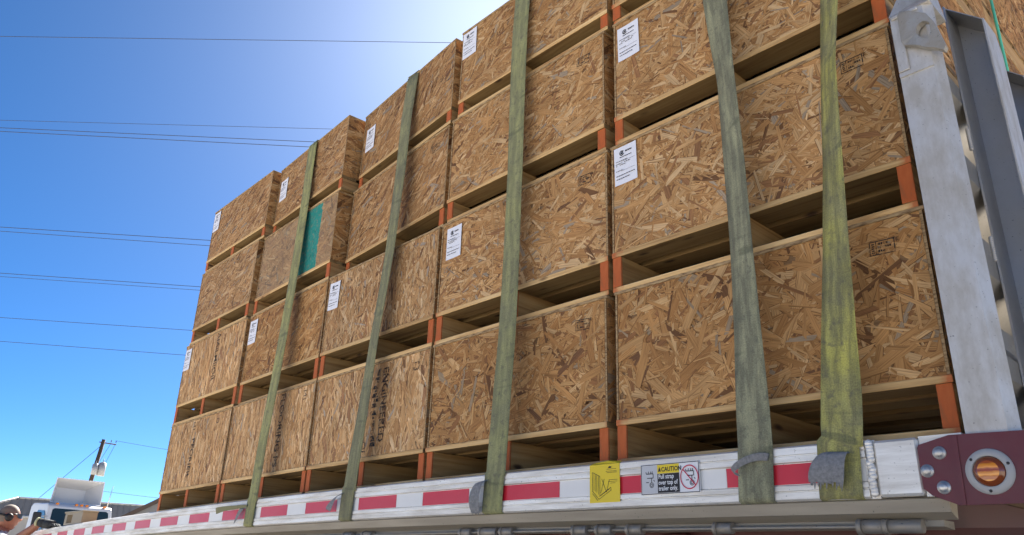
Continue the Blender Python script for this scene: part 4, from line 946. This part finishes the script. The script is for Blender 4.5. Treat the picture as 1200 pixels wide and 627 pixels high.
m = MB(); m.face([F2(-.2, 0, 0), F2(8.2, 0, 0), F2(8.2, 0, 3.26), F2(4, 0, 5.85), F2(-.2, 0, 3.26)]); m.face([F2(-.2, 8, 0), F2(-.2, 0, 0), F2(-.2, 0, 3.26), F2(-.2, 8, 3.26)]); m.face([F2(8.2, 0, 0), F2(8.2, 8, 0), F2(8.2, 8, 3.26), F2(8.2, 0, 3.26)]); m.face([F2(8.2, 8, 0), F2(-.2, 8, 0), F2(-.2, 8, 3.26), F2(4, 8, 5.85), F2(8.2, 8, 3.26)])
bp_(m, 'wall', simple('grey_siding', (0.30, 0.29, 0.27), .7, 0, .2, (.2, .2, .18), 3), b2, False)

# ------------------------------------------------------------------ utility pole and wires
WIRE = simple('wire_black', (0.03, 0.03, 0.035), .6); POLEWOOD = simple('pole_wood', (0.11, 0.075, 0.05), .9, 0, .5, (.05, .035, .025), 3)
PB_, PT_ = Vector((-67.6, 15.95, 0)), Vector((-66.35, 16.48, 9.95))
up_ = empty('utility_pole', PB_); tag(up_, 'leaning wooden utility pole with a transformer can behind the truck', 'utility pole')
m = MB(); m.tube(PB_, PT_, .20, .14, 12); bp_(m, 'pole', POLEWOOD, up_)
m = MB(); a = PB_.lerp(PT_, .975); m.tube(a + Vector((-.1, -.25, .03)), a + Vector((.15, .95, -.05)), .05, n=6); 
for k in (-.1, .55, .9): q = a + Vector((.03 + .1 * k, k, .08)); m.tube(q, q + Vector((0, 0, .18)), .035, n=6)
bp_(m, 'crossarm', POLEWOOD, up_)
CAN = simple('grey_can', (0.42, 0.43, 0.43), .5, 0, .2, (.3, .3, .3), 3)
for dy, zz, rr, hh in ((.48, 7.2, .27, .95), (-.02, 7.25, .22, .75)):
    q = PB_.lerp(PT_, zz / 9.95) + Vector((.25, dy, 0)); m = MB(); m.tube(q, q + Vector((0, 0, hh)), rr, n=14); m.tube(q + Vector((0, 0, hh)), q + Vector((0, 0, hh + .08)), rr, rr * .6, n=14)
    m.tube(q + Vector((0, 0, hh)), q + Vector((0, 0.03, hh + .35)), .05, .03, n=8); bp_(m, 'transformer', CAN, up_)
m = MB()
for p, q in ((a + Vector((.1, .9, 0)), PB_.lerp(PT_, .80) + Vector((.3, .5, 0))), (a + Vector((.1, .55, 0)), PB_.lerp(PT_, .83) + Vector((.3, .1, 0)))): m.tube(p, q, .015, n=5)
bp_(m, 'drop_wire', WIRE, up_)
def wire(p, q, r, sag, lab, grp=None):
    m = MB(); n = 24; P = [Vector(p).lerp(Vector(q), i / n) - Vector((0, 0, sag * 4 * (i / n) * (1 - i / n))) for i in range(n + 1)]
    for i in range(n): m.tube(P[i], P[i + 1], r, n=5, caps=False)
    o = m.build('overhead_wire', WIRE); tag(o, lab, 'wire', grp); return o
wire(a + Vector((.1, .9, .25)), a + Vector((6, 24, -.3)), .014, .4, 'thin wire running right from the utility pole crossarm')
wire(PB_.lerp(PT_, .62), PB_.lerp(PT_, .62) + Vector((7, 26, -.3)), .014, .4, 'thin wire running right from below the transformer')
wire(PB_.lerp(PT_, .96), PB_ + Vector((-2.5, -6.5, 0.0)), .02, .0, 'guy wire slanting left from the top of the utility pole')
WL = [(-86.7, 30.36, -54.4, 37.51, 21, 'topmost single wire, high in the sky near the glare'), (-85.2, 25.57, -63.6, 30.34, 19, 'single thin wire, second from the top of the sky'),
      (-85.1, 25.12, -64.8, 29.24, 18.5, 'upper of the thick pair of wires below the second wire'), (-85.0, 24.92, -64.7, 28.88, 18.2, 'lower of the thick pair of wires below the second wire'),
      (-83.4, 19.25, -70.4, 21.23, 15, 'upper wire of the pair reaching the top crate corner'), (-83.4, 18.99, -70.6, 20.83, 14.8, 'lower wire of the pair reaching the top crate corner'),
      (-82.7, 16.48, -70.8, 17.93, 13, 'upper wire of the pair beside the third tier'), (-82.6, 16.28, -70.7, 17.70, 12.8, 'lower wire of the pair beside the third tier'),
      (-82.0, 13.82, -70.8, 14.91, 11.5, 'single wire meeting the second tier of crates'), (-81.7, 12.39, -70.9, 13.20, 10.6, 'lowest single wire, meeting the labelled second tier crate')]
for i, (a1, e1, a2, e2, h, lab) in enumerate(WL):
    P = []
    for az, el in ((a1, e1), (a2, e2)):
        d = (h - CAM.z) / math.tan(RAD(el)); P.append(Vector((CAM.x + d * math.sin(RAD(az)), CAM.y + d * math.cos(RAD(az)), h)))
    D = P[1] - P[0]; r = (.011, .009, .013, .013, .014, .012, .013, .010, .012, .012)[i]
    wire(P[0] - D * (25 / D.length), P[1] + D * (25 / D.length), r, 0.0, lab, 'overhead wires crossing the sky')

# ------------------------------------------------------------------ person at the rail
PS = empty('person', (-8.0, -.355, -.035)); tag(PS, 'person in grey shirt, sunglasses and ear muffs, gloved hand on the trailer rail', 'person')
SKIN = simple('skin', (0.34, 0.145, 0.09), .55, 0, .1, (.35, .12, .08), 8); SHIRT = simple('grey_shirt', (0.36, 0.38, 0.44), .9, 0, .15, (.25, .26, .3), 9); JEANS = simple('blue_trousers', (0.05, 0.07, 0.12), .9)
HAIR = simple('brown_hair', (0.17, 0.135, 0.11), .8, 0, .3, (.35, .3, .25), 60)
rail_z = RT + camber(-7.2)
J = dict(pel=(0, -.02, .86), wst=(0, -.02, 1.02), chs=(0, 0.0, 1.20), uch=(0, .02, 1.33), nck=(0, .055, 1.405), hd0=(0, .085, 1.46),
         rsh=(.15, .03, 1.335), rel=(.40, .10, 1.31), rwr=(.62, .235, rail_z + .080), rhd=(.72, .305, rail_z + .064),
         lsh=(-.16, 0, 1.33), lel=(-.24, -.02, 1.07), lwr=(-.22, .12, .86), lhd=(-.21, .17, .79),
         rhp=(.10, -.02, .82), rkn=(.11, .02, .46), ran=(.11, -.02, .09), rto=(.12, .13, .04), lhp=(-.10, -.02, .82), lkn=(-.11, .03, .46), lan=(-.11, -.02, .09), lto=(-.12, .13, .04))
RADI = dict(pel=.15, wst=.145, chs=.155, uch=.13, nck=.058, hd0=.06, rsh=.075, rel=.047, rwr=.031, rhd=.036, lsh=.075, lel=.047, lwr=.03, lhd=.035, rhp=.095, rkn=.062, ran=.045, rto=.04, lhp=.095, lkn=.062, lan=.045, lto=.04)
E_ = [('pel', 'wst'), ('wst', 'chs'), ('chs', 'uch'), ('uch', 'nck'), ('nck', 'hd0'), ('uch', 'rsh'), ('rsh', 'rel'), ('rel', 'rwr'), ('rwr', 'rhd'), ('uch', 'lsh'), ('lsh', 'lel'), ('lel', 'lwr'), ('lwr', 'lhd'), ('pel', 'rhp'), ('rhp', 'rkn'), ('rkn', 'ran'), ('ran', 'rto'), ('pel', 'lhp'), ('lhp', 'lkn'), ('lkn', 'lan'), ('lan', 'lto')]
keys = list(J); me = bpy.data.meshes.new('body_frame'); me.from_pydata([J[k] for k in keys], [(keys.index(a), keys.index(b)) for a, b in E_], [])
tmp = bpy.data.objects.new('tmp', me); COL.objects.link(tmp); md = tmp.modifiers.new('s', 'SKIN'); tmp.modifiers.new('u', 'SUBSURF').levels = 2
for i, k in enumerate(keys): me.skin_vertices[0].data[i].radius = (RADI[k] * (1.0), RADI[k] * (.8 if k in ('chs', 'uch', 'wst') else 1)); me.skin_vertices[0].data[i].use_root = (k == 'pel')
bme = bpy.data.meshes.new_from_object(tmp.evaluated_get(bpy.context.evaluated_depsgraph_get())); bpy.data.objects.remove(tmp)
bm = bmesh.new(); bm.from_mesh(bme)
n0 = len(bm.faces)
# head: shaped ellipsoid facing +y, joined into the same surface
hc = Vector((0.0, .105, 1.535)); r = bmesh.ops.create_uvsphere(bm, u_segments=24, v_segments=18, radius=1.0)
for v in r['verts']:
    d = v.co.copy(); x, y, z = d.x * .074, d.y * .094, d.z * .115
    if z < 0: x *= 1 + z * 2.2; y *= 1 + z * 0.6 if y > 0 else 1 + z * 3.0
    if y > .05 and abs(x) < .022 and -.03 < z < .022: y += .034 * (1 - abs(x) / .022) * (1 - max(0, (z + .012)) / .034 if z > -.012 else .6)
    if y > .05 and .012 < z < .03: y -= .006
    if y > .04 and -.062 < z < -.042 and abs(x) < .03: y += .008
    if y > .03 and z < -.085: y += .012
    v.co = hc + Vector((x, y, z))
bm.faces.ensure_lookup_table(); bm.to_mesh(bme); bm.free()
bme.materials.clear()
for q in (SKIN, SHIRT, JEANS, HAIR): bme.materials.append(q)
for i, p in enumerate(bme.polygons):
    c = p.center; p.use_smooth = True
    if i >= n0:
        dz = c.z - hc.z; dy = c.y - hc.y
        p.material_index = 3 if (dz > .045 and dy < .07 - (dz - .045) * .5) or (dz > -.03 and dy < -.035) else 0
    elif c.z < .95 and not abs(c.x) > .19: p.material_index = 2
    elif c.z > 1.415: p.material_index = 0
    elif c.x > .27 or (c.x < -.17 and c.z < 1.12): p.material_index = 0
    else: p.material_index = 1
body = link('body', bme, PS); body.rotation_euler = (0, 0, 0)
m = MB()
for s in (1, -1):
    T = lambda v, s=s: hc + Vector((s * (.068 + v.z), -.012 + v.x, .000 + v.y)); m.lathe([(.034, 0), (.036, .012), (.032, .030), (.018, .036), (.0001, .037)], T, 18)
for i in range(16):
    a0, a1 = math.pi * i / 16, math.pi * (i + 1) / 16
    m.tube(hc + Vector((.086 * math.cos(a0), -.012 - .105 * math.sin(a0), .01 + .02 * math.sin(a0))), hc + Vector((.086 * math.cos(a1), -.012 - .105 * math.sin(a1), .01 + .02 * math.sin(a1))), .009, n=6, caps=False)
m.build('ear_muffs', BLACK, PS)
m = MB()
for s in (1, -1):
    m.face([hc + Vector(q) for q in ((s * .004, .112, .034), (s * .048, .098, .036), (s * .048, .096, -.008), (s * .016, .110, -.006))])
    m.face([hc + Vector(q) for q in ((s * .048, .098, .036), (s * .073, .056, .034), (s * .074, .052, .012), (s * .066, .070, -.004), (s * .048, .096, -.008))])
    m.tube(hc + Vector((s * .073, .056, .03)), hc + Vector((s * .078, -.01, .026)), .006, n=6)
m.tube(hc + Vector((-.01, .108, .028)), hc + Vector((.01, .108, .028)), .004, n=6)
sg = m.build('sunglasses', LENSDARK, PS, fixn=False); sg.modifiers.new('t', 'SOLIDIFY').thickness = .004
# work glove: palm, four fingers over the rail and a thumb at the side
GL = simple('black_glove', (0.03, 0.035, 0.04), .8); CUFF = simple('pale_cuff', (0.5, 0.5, 0.3), .8)
w0, h0 = Vector(J['rwr']), Vector(J['rhd']); d = (h0 - w0).normalized(); sdv = d.cross(Vector((0, 0, 1))).normalized(); m = MB()
m.tube(w0 - d * .01, w0 + d * .05, .036, .040, 12); m.tube(w0 + d * .05, h0 + d * .012, .040, .036, 12)
for k, (off, ln) in enumerate(((-.030, .070), (-.010, .082), (.010, .078), (.030, .062))):
    b = h0 + d * .005 + sdv * off; k1 = b + d * ln * .5 + Vector((0, 0, .006)); k2 = b + d * ln * .85 + Vector((0, 0, -.014)); k3 = b + d * ln + Vector((0, 0, -.03))
    m.tube(b, k1, .0125, .0115, 8); m.tube(k1, k2, .0115, .0105, 8); m.tube(k2, k3, .0105, .009, 8)
b = w0 + d * .05 - sdv * .035; m.tube(b, b + d * .035 - sdv * .025, .014, .012, 8); m.tube(b + d * .035 - sdv * .025, b + d * .07 - sdv * .028 + Vector((0, 0, -.008)), .012, .010, 8)
gl = m.build('glove', GL, PS); m = MB(); m.tube(w0 - d * .03, w0 - d * .008, .041, .042, 12); m.build('glove_cuff', CUFF, PS)
